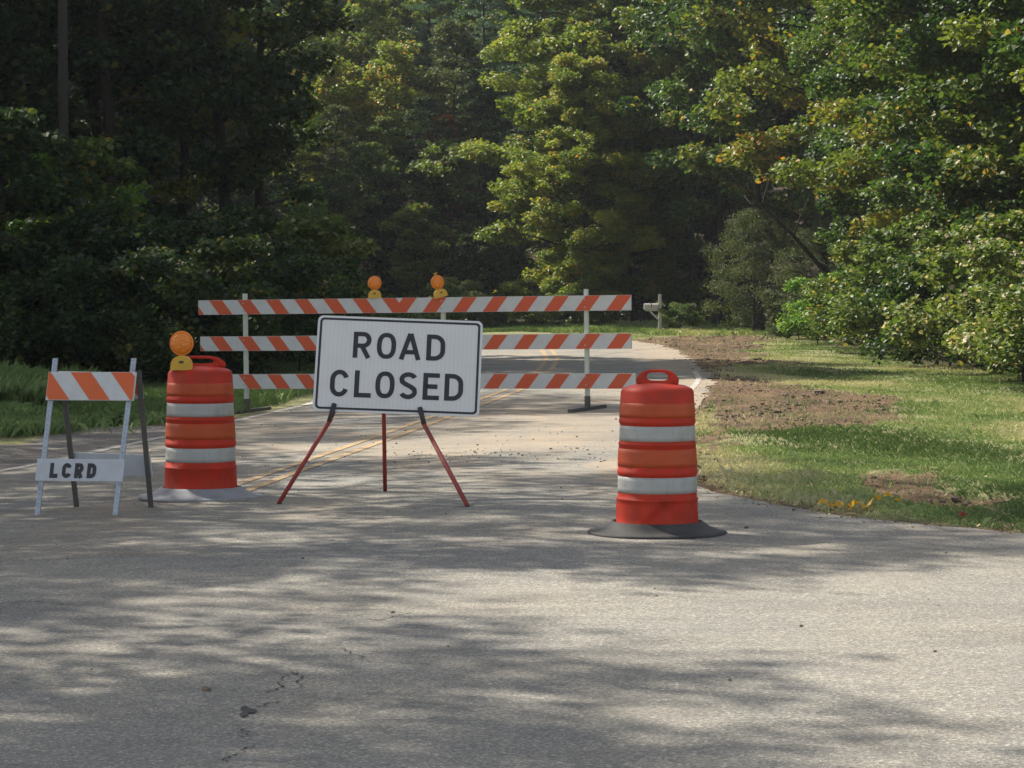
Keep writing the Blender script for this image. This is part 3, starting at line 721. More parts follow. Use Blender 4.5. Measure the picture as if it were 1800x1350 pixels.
rng = np.random.RandomState(5); n_ = 2600
ux = np.concatenate([rng.uniform(-22, 9, n_), rng.uniform(9, 18, 900), rng.uniform(-14, -5.5, 500)]); uy = np.concatenate([rng.uniform(98, 150, n_), rng.uniform(40, 100, 900), rng.uniform(44, 64, 500)])
k = ~((ux < xr(np.minimum(uy, 91.9)) + .5) & (uy > 65) & (uy < 93)); ux, uy = ux[k], uy[k]
uh = rng.uniform(.2, 1.1, len(ux)); per = 26; idx = np.repeat(np.arange(len(ux)), per)
P = np.stack([ux[idx] + rng.normal(0, .35, len(idx)), uy[idx] + rng.normal(0, .35, len(idx)), gz(ux[idx], uy[idx]) + uh[idx] * rng.rand(len(idx)) ** .6], 1)
V, f, lt, k = leaves(P, .17, rng, .9, 'kite', .8)
tag(link('undergrowth', mesh_np('undergrowth', V, f, lt, LM['green'], False, {'tint': np.repeat(np.clip(rng.rand(len(ux))[idx] * .7 + .3 * rng.rand(len(idx)), 0, 1), k)})), 'low undergrowth covering the forest floor', kind='stuff')

# ------------------------------------------------------------------ grass
gmats = leafmat('grass_blades', [(0, (.10, .15, .05)), (.35, (.19, .27, .10)), (.6, (.30, .36, .15)), (.8, (.42, .42, .22)), (1, (.58, .52, .35))], .18, .6, 0)
def blades(n, x0, x1, y0, y1, h, wd, keep, seed):
    rng = np.random.RandomState(seed)
    # more blades per metre nearer the camera
    u = rng.rand(n); y = 1 / (1 / y0 + (1 / y1 - 1 / y0) * u)
    x = x0 + (x1 - x0) * rng.rand(n)
    k = keep(x, y, rng); x, y = x[k], y[k]; n = len(x)
    cl = fbm(x * 1.6, y * .9); cl2 = fbm(x * .5 + 40, y * .25)
    z = gz(x, y) + (fbm(x * .9, y * .5) - .5) * .10 * sstep(0, .8, np.maximum(x - xr(y), xl(y) - x)) - .01
    hh_ = h * rng.uniform(.5, 1.3, n) * (.55 + .9 * cl); a = rng.uniform(0, 6.28, n); ben = rng.uniform(.1, .9, n)
    ww = wd * np.clip(y / 30, .6, 2.6) * rng.uniform(.7, 1.4, n)
    B = np.stack([x, y, z], 1); sd = np.stack([np.cos(a), np.sin(a), 0 * a], 1); bd = np.stack([-np.sin(a), np.cos(a), 0 * a], 1); up_ = np.array([0, 0, 1.])
    hm = (hh_ * .6)[:, None]; ht = (hh_ * (1 - .35 * ben))[:, None]; be = (hh_ * ben)[:, None]; w2 = ww[:, None]
    V = np.stack([B - sd * w2 * .5, B + sd * w2 * .5, B + up_ * hm + bd * be * .35 + sd * w2 * .4, B + up_ * ht + bd * be, B + up_ * hm + bd * be * .35 - sd * w2 * .4], 1).reshape(-1, 3)
    b0 = (np.arange(n) * 5)[:, None]; f = (b0 + np.array([0, 1, 2, 3, 4])).ravel()
    e = np.maximum(x - xr(y), xl(y) - x)
    t = np.clip(.27 + 1.5 * (cl2 - .5) * 1.6 + .35 * rng.rand(n) + .4 * sstep(1.2, 0, e) + (rng.rand(n) < .06) * .4, 0, 1)
    return V, f, np.full(n, 5), np.repeat(t, 5)
def keep_r(x, y, rng):
    e = x - xr(y)
    s = soilmask(x, y)
    return (e > .02 + .12 * rng.rand(len(x))) & (x < 9.4 + (fbm(x, y) - .5)) & (rng.rand(len(x)) > s * .93) & (rng.rand(len(x)) > .75 * sstep(.52, .68, fbm(x * .8 + 3, y * .4 + 8))) & (y > 14)
def keep_l(x, y, rng):
    e = xl(y) - x
    return (e > .25 + .3 * rng.rand(len(x))) & (y > 31 + (fbm(x, y) - .5) * 2) & (gravelmask(x, y) < rng.rand(len(x)) + .05) & (y < 66)
def joined(name, parts, label):
    if name == 'roadside_grass': parts = [(a_, b_, c_, d_ * .5) for a_, b_, c_, d_ in parts]
    V = np.concatenate([p_[0] for p_ in parts]); off = 0; fs = []
    for p_ in parts: fs.append(p_[1] + off); off += len(p_[0])
    o = link(name, mesh_np(name, V, np.concatenate(fs), np.concatenate([p_[2] for p_ in parts]), gmats, False, {'tint': np.concatenate([p_[3] for p_ in parts])}))
    tag(o, label, kind='stuff')
joined('grass', [blades(380000, 1.3, 9.6, 16, 92, .055, .006, keep_r, 1), blades(2500, 1.3, 9.6, 16, 92, .11, .003, keep_r, 2), blades(3000, 1.3, 8, 16, 60, .10, .003, lambda x, y, r_: keep_r(x, y, r_) & ((x - xr(y) < .35) | (fbm(x * 1.1 + 6, y * .6) > .58)), 9), blades(60000, 9.0, 30, 13, 45, .08, .010, lambda x, y, r_: (x > xr(y) + .1) & (x < 26), 10)], 'short rough grass covering the right verge')
joined('roadside_grass', [blades(130000, -11, -2.8, 30, 66, .19, .0045, keep_l, 3),
    blades(16000, -9.2, -6.6, 36, 42, .50, .005, lambda x, y, r_: (fbm(x * 1.2, y) > .45) & (x < -6.9 + .8 * r_.rand(len(x))), 4)], 'tall shaded grass along the left roadside')
joined('bank_grass', [blades(40000, -9, 9, 84, 96, .16, .010, lambda x, y, r_: (x - xr(np.minimum(y, 91.9)) > .3) & ((y > 90.5) | (x > 4.4)), 5)], 'sunlit grass on the bank beyond the bend')
# clods of soil on the bare patches and crumbs on the asphalt
def lumps(name, pts, sizes, m, label, seed):
    rng = np.random.RandomState(seed); n = len(pts)
    ico = bmesh.new(); bmesh.ops.create_icosphere(ico, subdivisions=1, radius=1); iv = np.array([v_.co for v_ in ico.verts]); fi = np.array([[v_.index for v_ in f_.verts] for f_ in ico.faces]); ico.free()
    k = len(iv); V = (iv[None] * rng.uniform(.6, 1.3, (n, k, 1)) * np.array([1, 1, .65]) * sizes[:, None, None] + pts[:, None, :]).reshape(-1, 3)
    f = (fi[None] + (np.arange(n) * k)[:, None, None]).ravel()
    tag(link(name, mesh_np(name, V, f, np.full(n * len(fi), 3), m)), label, kind='stuff')
sm = weathered('soil_clods', (.11, .075, .05), .95, (.20, .15, .10), .7, 9)
x = rs.uniform(1.5, 9, 30000); y = rs.uniform(16, 84, 30000); k = (soilmask(x, y) > .5) & (rs.rand(len(x)) < .9 * sstep(.42, .62, fbm(x * 1.5, y * .8))) & (x > xr(y) + .1); x, y = x[k], y[k]
sz = np.exp(rs.normal(-4.7, .75, len(x)))
lumps('soil_clods', np.stack([x, y, gz(x, y) + (fbm(x * .9, y * .5) - .5) * .10 * sstep(0, .8, x - xr(y)) + .0 * x], 1), sz, sm, 'loose brown clods on the bare patches of the verge', 5)
x = np.concatenate([rs.normal(.1, .9, 160), rs.uniform(-4, 3, 110), rs.normal(-.6, 1.2, 80), rs.normal(2.2, .4, 200)]); y = np.concatenate([rs.normal(25.2, .7, 160), rs.uniform(10, 40, 110), rs.normal(28, 1.5, 80), rs.uniform(26, 40, 200)])
k = (x < xr(y) - .02) & (x > xl(y)); x, y = x[k], y[k]
lumps('dirt_crumbs', np.stack([x, y, gz(x, y) + .008], 1), np.exp(rs.normal(-5.0, .5, len(x))), sm, 'crumbs of dirt and small stones scattered on the asphalt', 6)

rng = np.random.RandomState(8); y = 1 / rng.uniform(1 / 80, 1 / 15.5, 1500); x = np.where(rng.rand(1500) < .6, xr(y) + rng.normal(.05, .2, 1500), xr(y) + rng.uniform(.1, 7, 1500))
k = (x > -3) & (x < 9.5); x, y = x[k], y[k]
V, f, lt, k = leaves(np.stack([x, y, gz(x, y) + np.where(x > xr(y), .03, .012)], 1), .030, rng, .5, 'hex')
tag(link('fallen_leaves', mesh_np('fallen_leaves', V, f, lt, leafmat('dry_leaves', [(0, (.10, .06, .03)), (.5, (.24, .17, .09)), (.9, (.42, .34, .2)), (1, (.45, .28, .06))], .1, .7, 0), False, {'tint': np.repeat(rng.rand(len(x)), k)})), 'dry leaves and straw scattered along the road edge', kind='stuff')

# ------------------------------------------------------------------ traffic barrels
red = weathered('orange_red_plastic', (.50, .030, .009), .5, (.17, .035, .02), .5, 7, .25)
redband = weathered('orange_reflective_sheeting', (.47, .068, .011), .45, (.30, .04, .014), .45, 7, .4)
silver = weathered('silver_reflective_sheeting', (.40, .405, .38), .42, (.25, .23, .19), .5, 6, .5)
rub_dusty = weathered('dusty_rubber_base', (.30, .30, .31), .85, (.10, .095, .09), .55, 7)
rub_dark = weathered('dark_rubber_base', (.035, .033, .032), .8, (.14, .13, .115), .5, 4)
amber = mat('amber_lens', .25, (.85, .28, .015), .6); BS(amber).inputs['Transmission Weight'].default_value = .0
vv = coords(amber); wv = N(amber, 'ShaderNodeTexVoronoi'); wv.inputs['Scale'].default_value = 70; L(amber, vv, wv.inputs['Vector'])
bump(amber, wv.outputs['Distance'], .8, .006)
rr_ = ramp(amber, [(0, (.90, .34, .02)), (.6, (.75, .19, .01))]); L(amber, wv.outputs['Distance'], rr_.inputs[0]); L(amber, rr_.outputs[0], BS(amber).inputs['Base Color'])
amber_ring = mat('amber_lens_ring', .4, (.80, .22, .02))
housing = weathered('yellow_plastic_housing', (.62, .36, .03), .5, (.35, .24, .06), .4, 14)
darkp = mat('dark_plastic', .6, (.03, .03, .03))
def grime(m, amt, col=(.10, .05, .035)):
    bs = BS(m); src = bs.inputs['Base Color'].links[0].from_socket
    a = noise(m, coords(m, (9, 9, 2.2)), 1.6, 7, .75); b = noise(m, coords(m, (3, 3, 16)), 2.5, 6, .7)
    ra = ramp(m, [(.50, (0, 0, 0)), (.72, (1, 1, 1))]); L(m, a, ra.inputs[0]); rb = ramp(m, [(.58, (0, 0, 0)), (.66, (1, 1, 1))]); L(m, b, rb.inputs[0])
    mxx = N(m, 'ShaderNodeMath', operation='MAXIMUM'); L(m, ra.outputs[0], mxx.inputs[0]); L(m, rb.outputs[0], mxx.inputs[1])
    mu = N(m, 'ShaderNodeMath', operation='MULTIPLY'); L(m, mxx.outputs[0], mu.inputs[0]); mu.inputs[1].default_value = amt
    L(m, mixc(m, src, col, mu.outputs[0]), bs.inputs['Base Color'])
grime(red, .38); grime(redband, .3); grime(silver, .4, (.16, .14, .115))
BODY = [(.292, .045), (.296, .05), (.297, .065), (.290, .08), (.286, .235), (.280, .245), (.277, .285), (.273, .395), (.281, .405), (.283, .415), (.279, .43), (.269, .60), (.261, .612), (.259, .735), (.266, .742), (.268, .75), (.263, .77), (.250, .955), (.243, .975), (.20, 1.0), (.10, 1.015), (.0005, 1.02)]
BODY = [(.292, .05), (.298, .055), (.298, .07), (.291, .085), (.286, .232), (.290, .236), (.290, .243), (.279, .249), (.275, .398), (.281, .402), (.2835, .43), (.279, .434), (.270, .603), (.274, .607), (.274, .615), (.266, .620), (.262, .740), (.269, .745), (.271, .768), (.267, .773), (.257, .955), (.245, .978), (.19, 1.0), (.10, 1.012), (.0005, 1.016)]
def rad_at(z):
    p_ = sorted((b, a) for a, b in BODY); return float(np.interp(z, [q[0] for q in p_], [q[1] for q in p_]))
def drum(loc, rz, scale, base_m, label, dent, light, handle_rz):
    o = empty('traffic_barrel', loc, rz, scale); tag(o, label, 'traffic barrel', 'orange traffic barrels')
    def wob(a, z):
        w_ = 1 + .004 * math.sin(3 * a + z * 5) + .003 * math.sin(2 * a - 9 * z)
        if dent and z < .25 and z > .06:
            k_ = math.sin(math.pi * (z - .06) / .19)
            w_ += k_ * (-.085 * math.exp(-((a - 4.45 - 2.2 * z) / .20) ** 2) + .045 * math.exp(-((a - 4.15 - 2 * z) / .13) ** 2) - .07 * math.exp(-((a - 5.35 + 2.6 * z) / .15) ** 2) + .03 * math.exp(-((a - 4.95) / .1) ** 2) + .012 * math.sin(11 * a + 30 * z))
        return w_
    pr = []
    for (r0_, z0), (r1, z1) in zip(BODY, BODY[1:]):
        n_ = max(1, int(abs(z1 - z0) / .025)) if dent and z0 < .25 else 1
        for t in range(n_): pr.append((r0_ + (r1 - r0_) * t / n_, z0 + (z1 - z0) * t / n_))
    pr.append(BODY[-1])
    bm = bmesh.new(); lathe(bm, pr, 96, wob=wob)
    body = bm_obj('barrel_body', bm, red, o, True)
    for z0, z1, m_, nm in ((.285, .392, silver, 'reflective_band'), (.46, .578, redband, 'orange_band'), (.632, .732, silver, 'reflective_band'), (.79, .885, redband, 'orange_band')):
        bm = bmesh.new(); nz = 4
        lathe(bm, [(rad_at(z0) - .002, z0 - .0005)] + [(rad_at(z0 + (z1 - z0) * t / nz) + .0025, z0 + (z1 - z0) * t / nz) for t in range(nz + 1)] + [(rad_at(z1) - .002, z1 + .0005)], 96, wob=lambda a, z: 1 + .004 * math.sin(3 * a + z * 5) + .003 * math.sin(2 * a - 9 * z))
        bm_obj(nm, bm, m_, o, True)
    # handle: upright loop moulded on the lid
    bm = bmesh.new(); out = []; hol = []
    hw, top = (.205, .115) if light else (.15, .13)
    for k in range(32):
        a = 2 * math.pi * k / 32; cx, cz = math.cos(a), math.sin(a)
        sx = math.copysign(abs(cx) ** .55, cx); sz_ = math.copysign(abs(cz) ** .6, cz)
        out.append((sx * hw * (1 - .28 * max(0, sz_)), .985 + (sz_ * .5 + .5) * top - .01))
        hol.append((sx * hw * .52, .985 + top * .56 + sz_ * top * (.16 if light else .21)))
    prism(bm, out, -.022, .022, hol)
    h = bm_obj('handle', bm, red, o, True, .006); h.rotation_euler = (0, 0, handle_rz)
    for p_ in h.data.polygons: p_.use_smooth = True
    # ballast base: tyre sidewall ring
    bm = bmesh.new()
    wb = lambda a, z: 1 + (.015 * math.sin(2 * a + 1) + .008 * math.sin(5 * a))
    lathe(bm, [(.29, .035), (.300, .085), (.315, .088), (.34, .068), (.38, .045), (.44, .026), (.478, .022), (.486, .012), (.483, .0), (.30, .002), (.29, .035)], 72, wob=wb)
    bm_obj('ballast_base', bm, base_m, o, True)
    return o
def warning_light(parent, loc, rz, tilt=0, tip=False):
    bm = bmesh.new(); pts = [(.083 * math.cos(a) * 1.04, .012 + .088 * math.sin(a) ** .8) for a in np.linspace(0, math.pi, 15)]
    pts = [(-.088, -.012), (.088, -.012)] + pts
    prism(bm, pts, -.04, .04)
    h = bm_obj('warning_light', bm, housing, parent, True, .008); h.location = loc; h.rotation_euler = (0, tilt, rz)
    for p_ in h.data.polygons: p_.use_smooth = False
    bm = bmesh.new()
    prof = [(.0005, -.045), (.03, -.043), (.06, -.036), (.078, -.025)]
    rings = lathe(bm, [(r_, z_) for r_, z_ in prof] + [(.080, -.012), (.080, .012), (.078, .025), (.06, .036), (.03, .043), (.0005, .045)], 40)
    ln = bm_obj('lens', bm, amber, h, True); ln.location = (0, 0, .192); ln.rotation_euler = (R(90), 0, 0)
    bm = bmesh.new(); lathe(bm, [(.078, -.014), (.0935, -.013), (.0945, 0), (.0935, .013), (.078, .014), (.078, -.014)], 40)
    ln = bm_obj('lens_ring', bm, amber_ring, h, True); ln.location = (0, 0, .192); ln.rotation_euler = (R(90), 0, 0)
    bm = bmesh.new(); bar(bm, (-.018, -.0415, .05), (.018, -.0415, .05), .003, .018); bm_obj('badge', bm, darkp, h)
    if tip:
        bm = bmesh.new(); tube(bm, [(0, 0, .28), (0, 0, .31)], .012, 8); tube(bm, [(-.03, 0, .315), (.03, 0, .315)], .007, 6); bm_obj('lens_clip', bm, housing, h)
    return h
g1 = gp(353, 875)
d1_ = drum(g1, 0, (1.01, 1.01, 1.055), rub_dusty, 'left barrel with an amber warning light and dusty grey base', False, True, R(8))
s1 = F / g1.y
warning_light(d1_, (-.126, -.17, .997), R(2))
g2 = gp(1155, 938)
d2_ = drum(g2, R(0), (.94, .94, .985), rub_dark, 'right barrel with a crumpled bottom and black rubber base', True, False, R(-12))

# ------------------------------------------------------------------ striped rails
orange = weathered('orange_sheeting', (.60, .085, .022), .45, (.42, .12, .06), .4, 8)
orange2 = weathered('bright_orange_sheeting', (.66, .11, .015), .45, (.42, .14, .06), .25, 8)
wsheet = weathered('white_sheeting', (.56, .575, .57), .45, (.40, .37, .31), .4, 7)
galv = weathered('galvanised_steel', (.40, .45, .50), .42, (.17, .18, .19), .55, 18, .5, .35)
palepost = weathered('pale_green_steel', (.52, .56, .48), .5, (.35, .36, .30), .4, 12)
darksteel = weathered('dark_weathered_steel', (.085, .082, .078), .7, (.17, .13, .09), .5, 12)
def rail(name, parent, x0, x1, h, d, pitch, shift, phase, mode, mats, width_o):
    """rail face in the local x z plane, front at y=-d/2. stripes are polygons cut to the rail. mode: +1 '/', -1 '\\', 0 chevron about x=phase"""
    def clip(P, ax, val, sgn):
        out = []
        for i in range(len(P)):
            a, b = P[i], P[(i + 1) % len(P)]; fa, fb = (a[ax] - val) * sgn, (b[ax] - val) * sgn
            if fa >= 0: out.append(a)
            if fa * fb < 0: t = fa / (fa - fb); out.append((a[0] + (b[0] - a[0]) * t, a[1] + (b[1] - a[1]) * t))
        return out
    bm = bmesh.new(); bar(bm, (x0, 0, h / 2), (x1, 0, h / 2), d, h)
    o = bm_obj(name, bm, mats[0], parent, False, .003)
    bm = bmesh.new()
    def quad(b0, s):
        if s > 0: Q = [(b0, .003), (b0 + width_o, .003), (b0 + width_o + shift, h - .003), (b0 + shift, h - .003)]
        else: Q = [(b0, .003), (b0 + width_o, .003), (b0 + width_o - shift, h - .003), (b0 - shift, h - .003)]
        return Q
    Qs = []
    n_ = int((x1 - x0) / pitch) + 4
    if mode == 0:
        for k in range(n_):
            Q = clip(quad(phase - width_o / 2 + k * pitch, 1), 0, phase, 1); Qs.append(Q)
            Q = clip(quad(phase - width_o / 2 - k * pitch, -1), 0, phase, -1); Qs.append(Q)
    else:
        for k in range(-n_, n_): Qs.append(quad(phase + k * pitch, mode))
    for Q in Qs:
        Q = clip(Q, 0, x0 + .003, 1) if Q else Q
        Q = clip(Q, 0, x1 - .003, -1) if Q else Q
        if len(Q) > 2: bm.faces.new([bm.verts.new((a, -d / 2 - .002, b)) for a, b in Q])
    st = bm_obj('orange_stripes', bm, mats[1], o)
    for p_ in st.data.polygons:
        if p_.normal.y > 0: p_.flip()
    return o
# long barricade
pr_ = gp(1033, 722); pr_.x = at(1033, 722, pr_.y).x
DR, DL = pr_.y, pr_.y + 1.75
def atD(px, D): return at(px, 600, D).x
Ra = Vector((atD(1112, DR - .18), DR - .18, 0)); La = Vector((atD(352, DL + .2), DL + .2, 0))
wid = (Ra - La).length; ang = math.atan2((Ra - La).y, (Ra - La).x)
zr = .0; zl = gzf(La.x + .5, La.y)
roll = -math.atan2(0 - (-.085), wid)
bo = empty('long_barricade', (La.x, La.y, 0)); bo.rotation_euler = (0, roll, ang); bo.location.z = -.085
tag(bo, 'long three rail barricade with orange and white chevron stripes across the road', 'barricade')
cx = wid * .480
for k, z in enumerate((.295, .815, 1.315)):
    ro = rail('rail', bo, 0 if k == 2 else .02, wid if k else wid + .05, .20, .03, .430, .152, cx, 0, (wsheet, orange), .20)
    ro.location = (0, 0, z)
def local(px, D):
    x = atD(px, D); return (Vector((x, D, 0)) - Vector((La.x, La.y, 0))).length
for px, D, nm in ((1031, DR + .03, 'r'), (430, DL - .05, 'l'), (782, (DR + DL) / 2 - .1, 'm')):
    lx = local(px, D)
    gloc = Vector((La.x, La.y, -.085)) + Vector((math.cos(ang) * lx, math.sin(ang) * lx, 0)); gh = gzf(gloc.x, gloc.y) + .005 - (-.085 + .085 * lx / wid)
    bm = bmesh.new(); tp = 1.60 if nm != 'm' else 1.45
    bar(bm, (lx, .045, gh + .17), (lx, .045, tp), .052, .052, (0, 1, 0))
    po = bm_obj('post', bm, palepost, bo, False, .004)
    for z in (.395, .915, 1.415):
        for dz_ in (-.05, .05):
            bm = bmesh.new(); tube(bm, [(lx, -.0155, z + dz_), (lx, -.025, z + dz_)], .011, 8); bm_obj('bolt', bm, galv, bo)
    bm = bmesh.new(); bar(bm, (lx, .045, gh + .04), (lx, .045, gh + .185), .062, .062, (0, 1, 0))
    bm_obj('post_socket', bm, darksteel, bo, False, .003)
    bm = bmesh.new(); bar(bm, (lx - .0, .045 - .72, gh + .022), (lx, .045 + .72, gh + .022), .062, .042)
    bm_obj('foot', bm, darksteel, bo, False, .003)
wl1 = warning_light(bo, (local(660, (DR + DL) / 2 + .15), .0, 1.528), -ang)
lx = local(780, (DR + DL) / 2 - .1)
wl2 = warning_light(bo, (lx, .0, 1.53), R(28) - ang, R(-14), True)

# small A-frame barricade
FL, FR, BL, BR = gp(65, 906), gp(202, 906), gp(134, 892), gp(265, 893)
mid_ = (FL + FR) / 2
sb = empty('small_barricade', (mid_.x, mid_.y, mid_.z)); tag(sb, 'small folding barricade with a striped top board and a white LCRD board', 'barricade')
def loc(p_): return p_ - mid_
TFL, TFR = at(97, 630, FL.y + .30), at(235, 630, FR.y + .30)
TBL, TBR = at(108, 655, FL.y + .36), at(243, 652, FR.y + .36)
def angle_leg(a, b, m_, name='leg'):
    bm = bmesh.new(); a = loc(a); b = loc(b); a.z += .002
    bar(bm, a, b, .036, .005, (0, 1, 0)); o1 = Vector((.016, .018, 0)); bar(bm, a + o1, b + o1, .005, .034, (0, 1, 0))
    o_ = bm_obj(name, bm, m_, sb); 
    bm = bmesh.new(); n_ = 34
    for i in range(n_):
        c_ = a.lerp(b, (i + .5) / n_) + Vector((0, -.0035, 0)); k_ = bmesh.ops.create_circle(bm, cap_ends=True, radius=.0035, segments=8, matrix=Matrix.Translation(c_) @ Matrix.Rotation(R(90), 4, 'X'))
    tag(bm_obj('punched_holes', bm, darksteel, o_), kind='stuff')
    return o_
angle_leg(FL, TFL, galv); angle_leg(FR, TFR, galv); angle_leg(BL, TBL, darksteel); angle_leg(BR, TBR, darksteel)
def on_leg(A, B, py):
    best = None
    for t in np.linspace(0, 1, 200):
        p_ = A.lerp(B, t); v_ = camo_px(p_)
        if best is None or abs(v_[1] - py) < best[0]: best = (abs(v_[1] - py), p_.copy())
    return best[1]
def camo_px(p_):
    d = p_ - Vector((0, 0, CAMZ)); f_ = d.y * ca - d.z * sa; u_ = d.y * sa + d.z * ca
    return (900 + F * d.x / f_, 675 - F * u_ / f_)
def board(A, B, C_, D_, py0, py1, px0, px1, mats, phase, name, front=True, stripes=True):
    """board fixed to two legs A-B, C-D between photo rows"""
    a0, a1 = on_leg(A, B, py1), on_leg(A, B, py0); b0, b1 = on_leg(C_, D_, py1), on_leg(C_, D_, py0)
    up_ = ((a1 - a0) + (b1 - b0)) / 2; h_ = up_.length; up_.normalize(); ax = (b0 - a0).normalized(); nrm = ax.cross(up_).normalized()
    s_ = F / a0.y; la = (camo_px(a0)[0] - px0) / s_; lb = (px1 - camo_px(b0)[0]) / s_
    W_ = (b0 - a0).length + la + lb
    if stripes:
        o_ = rail(name, sb, 0, W_, h_, .02, .465 * W_, .25 * W_, .04 * W_, -1, mats, .235 * W_)
    else:
        bm = bmesh.new(); bar(bm, (0, 0, h_ / 2), (W_, 0, h_ / 2), .012, h_); o_ = bm_obj(name, bm, mats[0], sb, False, .003)
    M_ = Matrix((ax, -nrm, up_)).transposed().to_4x4()
    o_.matrix_local = Matrix.Translation(loc(a0 - ax * la) + nrm * (.016 if front else -.03)) @ M_
    return o_, W_, h_
wboard = weathered('white_painted_board', (.50, .52, .55), .6, (.30, .28, .26), .35, 10)
board(FL, TFL, FR, TFR, 654, 704, 82, 237, (wsheet, orange2), .015, 'striped_board')
lb_, W_, h_ = board(FL, TFL, FR, TFR, 807, 846, 63, 218, (wboard,), 0, 'name_board', True, False)
board(BL, TBL, BR, TBR, 654, 700, 104, 249, (wsheet, orange2), .02, 'striped_board', False)
board(BL, TBL, BR, TBR, 797, 834, 122, 265, (wboard,), 0, 'name_board', False, False)

# ---- stroke lettering
def arc(cx, cy, rx, ry, a0, a1, n=14): return [(cx + rx * math.cos(R(a)), cy + ry * math.sin(R(a))) for a in np.linspace(a0, a1, n)]
def super_o(x0, x1, y0, y1, n=40):
    out = []
    for k in range(n):
        a = 2 * math.pi * k / n; c_, s_ = math.cos(a), math.sin(a)
        out.append(((x0 + x1) / 2 + (x1 - x0) / 2 * math.copysign(abs(c_) ** .82, c_), (y0 + y1) / 2 + (y1 - y0) / 2 * math.copysign(abs(s_) ** .82, s_)))
    return out
def glyph(ch, w_, s):
    """centre-line strokes in a box w_ x 1 with stroke s: list of (points, closed)"""
    h = s / 2; x0, x1, y0, y1 = h, w_ - h, h, 1 - h
    if ch == 'O': return [(super_o(x0, x1, y0, y1), True)]
    if ch == 'D': return [([(x0, 0), (x0, 1)], False), ([(x0, y1), (w_ * .42, y1)] + arc(w_ * .42, .62, x1 - w_ * .42, y1 - .62, 90, 0)[1:] + arc(w_ * .42, .38, x1 - w_ * .42, .38 - y0, 0, -90) + [(x0, y0)], False)]
    if ch == 'L': return [([(x0, 1), (x0, 0)], False), ([(x0, y0), (w_, y0)], False)]
    if ch == 'E': return [([(x0, 1), (x0, 0)], False), ([(x0, y0), (w_, y0)], False), ([(x0, y1), (w_, y1)], False), ([(x0, .5), (w_ * .88, .5)], False)]
    if ch == 'A': return [([(h * .9, 0), (w_ / 2 - h * .1, 1 - .0)], False), ([(w_ - h * .9, 0), (w_ / 2 + h * .1, 1)], False), ([(w_ * .2, .29), (w_ * .8, .29)], False)]
    if ch == 'R': return [([(x0, 0), (x0, 1)], False), ([(x0, y1), (w_ * .55, y1)] + arc(w_ * .55, (y1 + .47) / 2, x1 - w_ * .55, (y1 - .47) / 2, 90, -90) + [(x0, .47)], False), ([(w_ * .48, .47), (w_ - h, 0)], False)]
    if ch == 'C': return [(arc(w_ / 2, .62, w_ / 2 - h, y1 - .62, 18, 90)[:] + arc(w_ / 2, .62, w_ / 2 - h, y1 - .62, 90, 180)[1:] + arc(w_ / 2, .38, w_ / 2 - h, .38 - y0, 180, 342), False)]
    if ch == 'S': return [(arc(w_ / 2, .735, w_ / 2 - h, y1 - .735, 20, 180) + [(x0 + .02, .64), (w_ * .35, .555), (w_ * .65, .46), (x1 - .02, .37)] + arc(w_ / 2, .265, w_ / 2 - h, .265 - y0, 0, -160), False)]
    return []
def stroke_mesh(bm, pts, closed, wd, ox, oz, sc, y):
    n = len(pts); prev = None; first = None
    P = [Vector(a) for i_, a in enumerate(pts) if i_ == 0 or (Vector(a) - Vector(pts[i_ - 1])).length > 1e-4]; n = len(P)
    for i in range(n + (1 if closed else 0)):
        j = i % n
        if closed: a, b = P[(j - 1) % n], P[(j + 1) % n]; d0 = (P[j] - a).normalized(); d1 = (b - P[j]).normalized()
        else:
            d0 = (P[j] - P[j - 1]).normalized() if j > 0 else (P[1] - P[0]).normalized(); d1 = (P[j + 1] - P[j]).normalized() if j < n - 1 else d0
        t = (d0 + d1); t = t.normalized() if t.length > 1e-6 else d1; nn_ = Vector((-t.y, t.x)); k_ = min(1.6, 1 / max(.3, nn_.dot(Vector((-d1.y, d1.x)))))
        q0, q1 = P[j] + nn_ * wd / 2 * k_, P[j] - nn_ * wd / 2 * k_
        v0 = bm.verts.new((ox + q0.x * sc, y, oz + q0.y * sc)); v1 = bm.verts.new((ox + q1.x * sc, y, oz + q1.y * sc))
        if prev: bm.faces.new((prev[0], prev[1], v1, v0))
        prev = (v0, v1)
def write(bm, text, x, z, H, boxes, s, y):
    lay = 0
    for ch, (bx, bw) in zip(text, boxes):
        for pts, cl in glyph(ch, bw / H, s):
            stroke_mesh(bm, pts, cl, s, x + bx, z, H, y - .0004 * lay); lay = (lay + 1) % 3
black = weathered('black_sheeting', (.022, .021, .025), .5, (.05, .05, .05), .3, 12)
bm = bmesh.new(); Hh = .116
write(bm, 'LCRD', .118, h_ * .13, Hh, [(0, .07), (.104, .082), (.212, .075), (.318, .078)], .28, -.0075)
stp = bm_obj('lettering', bm, black, lb_)
for p_ in stp.data.polygons:
    if p_.normal.y > 0: p_.flip()

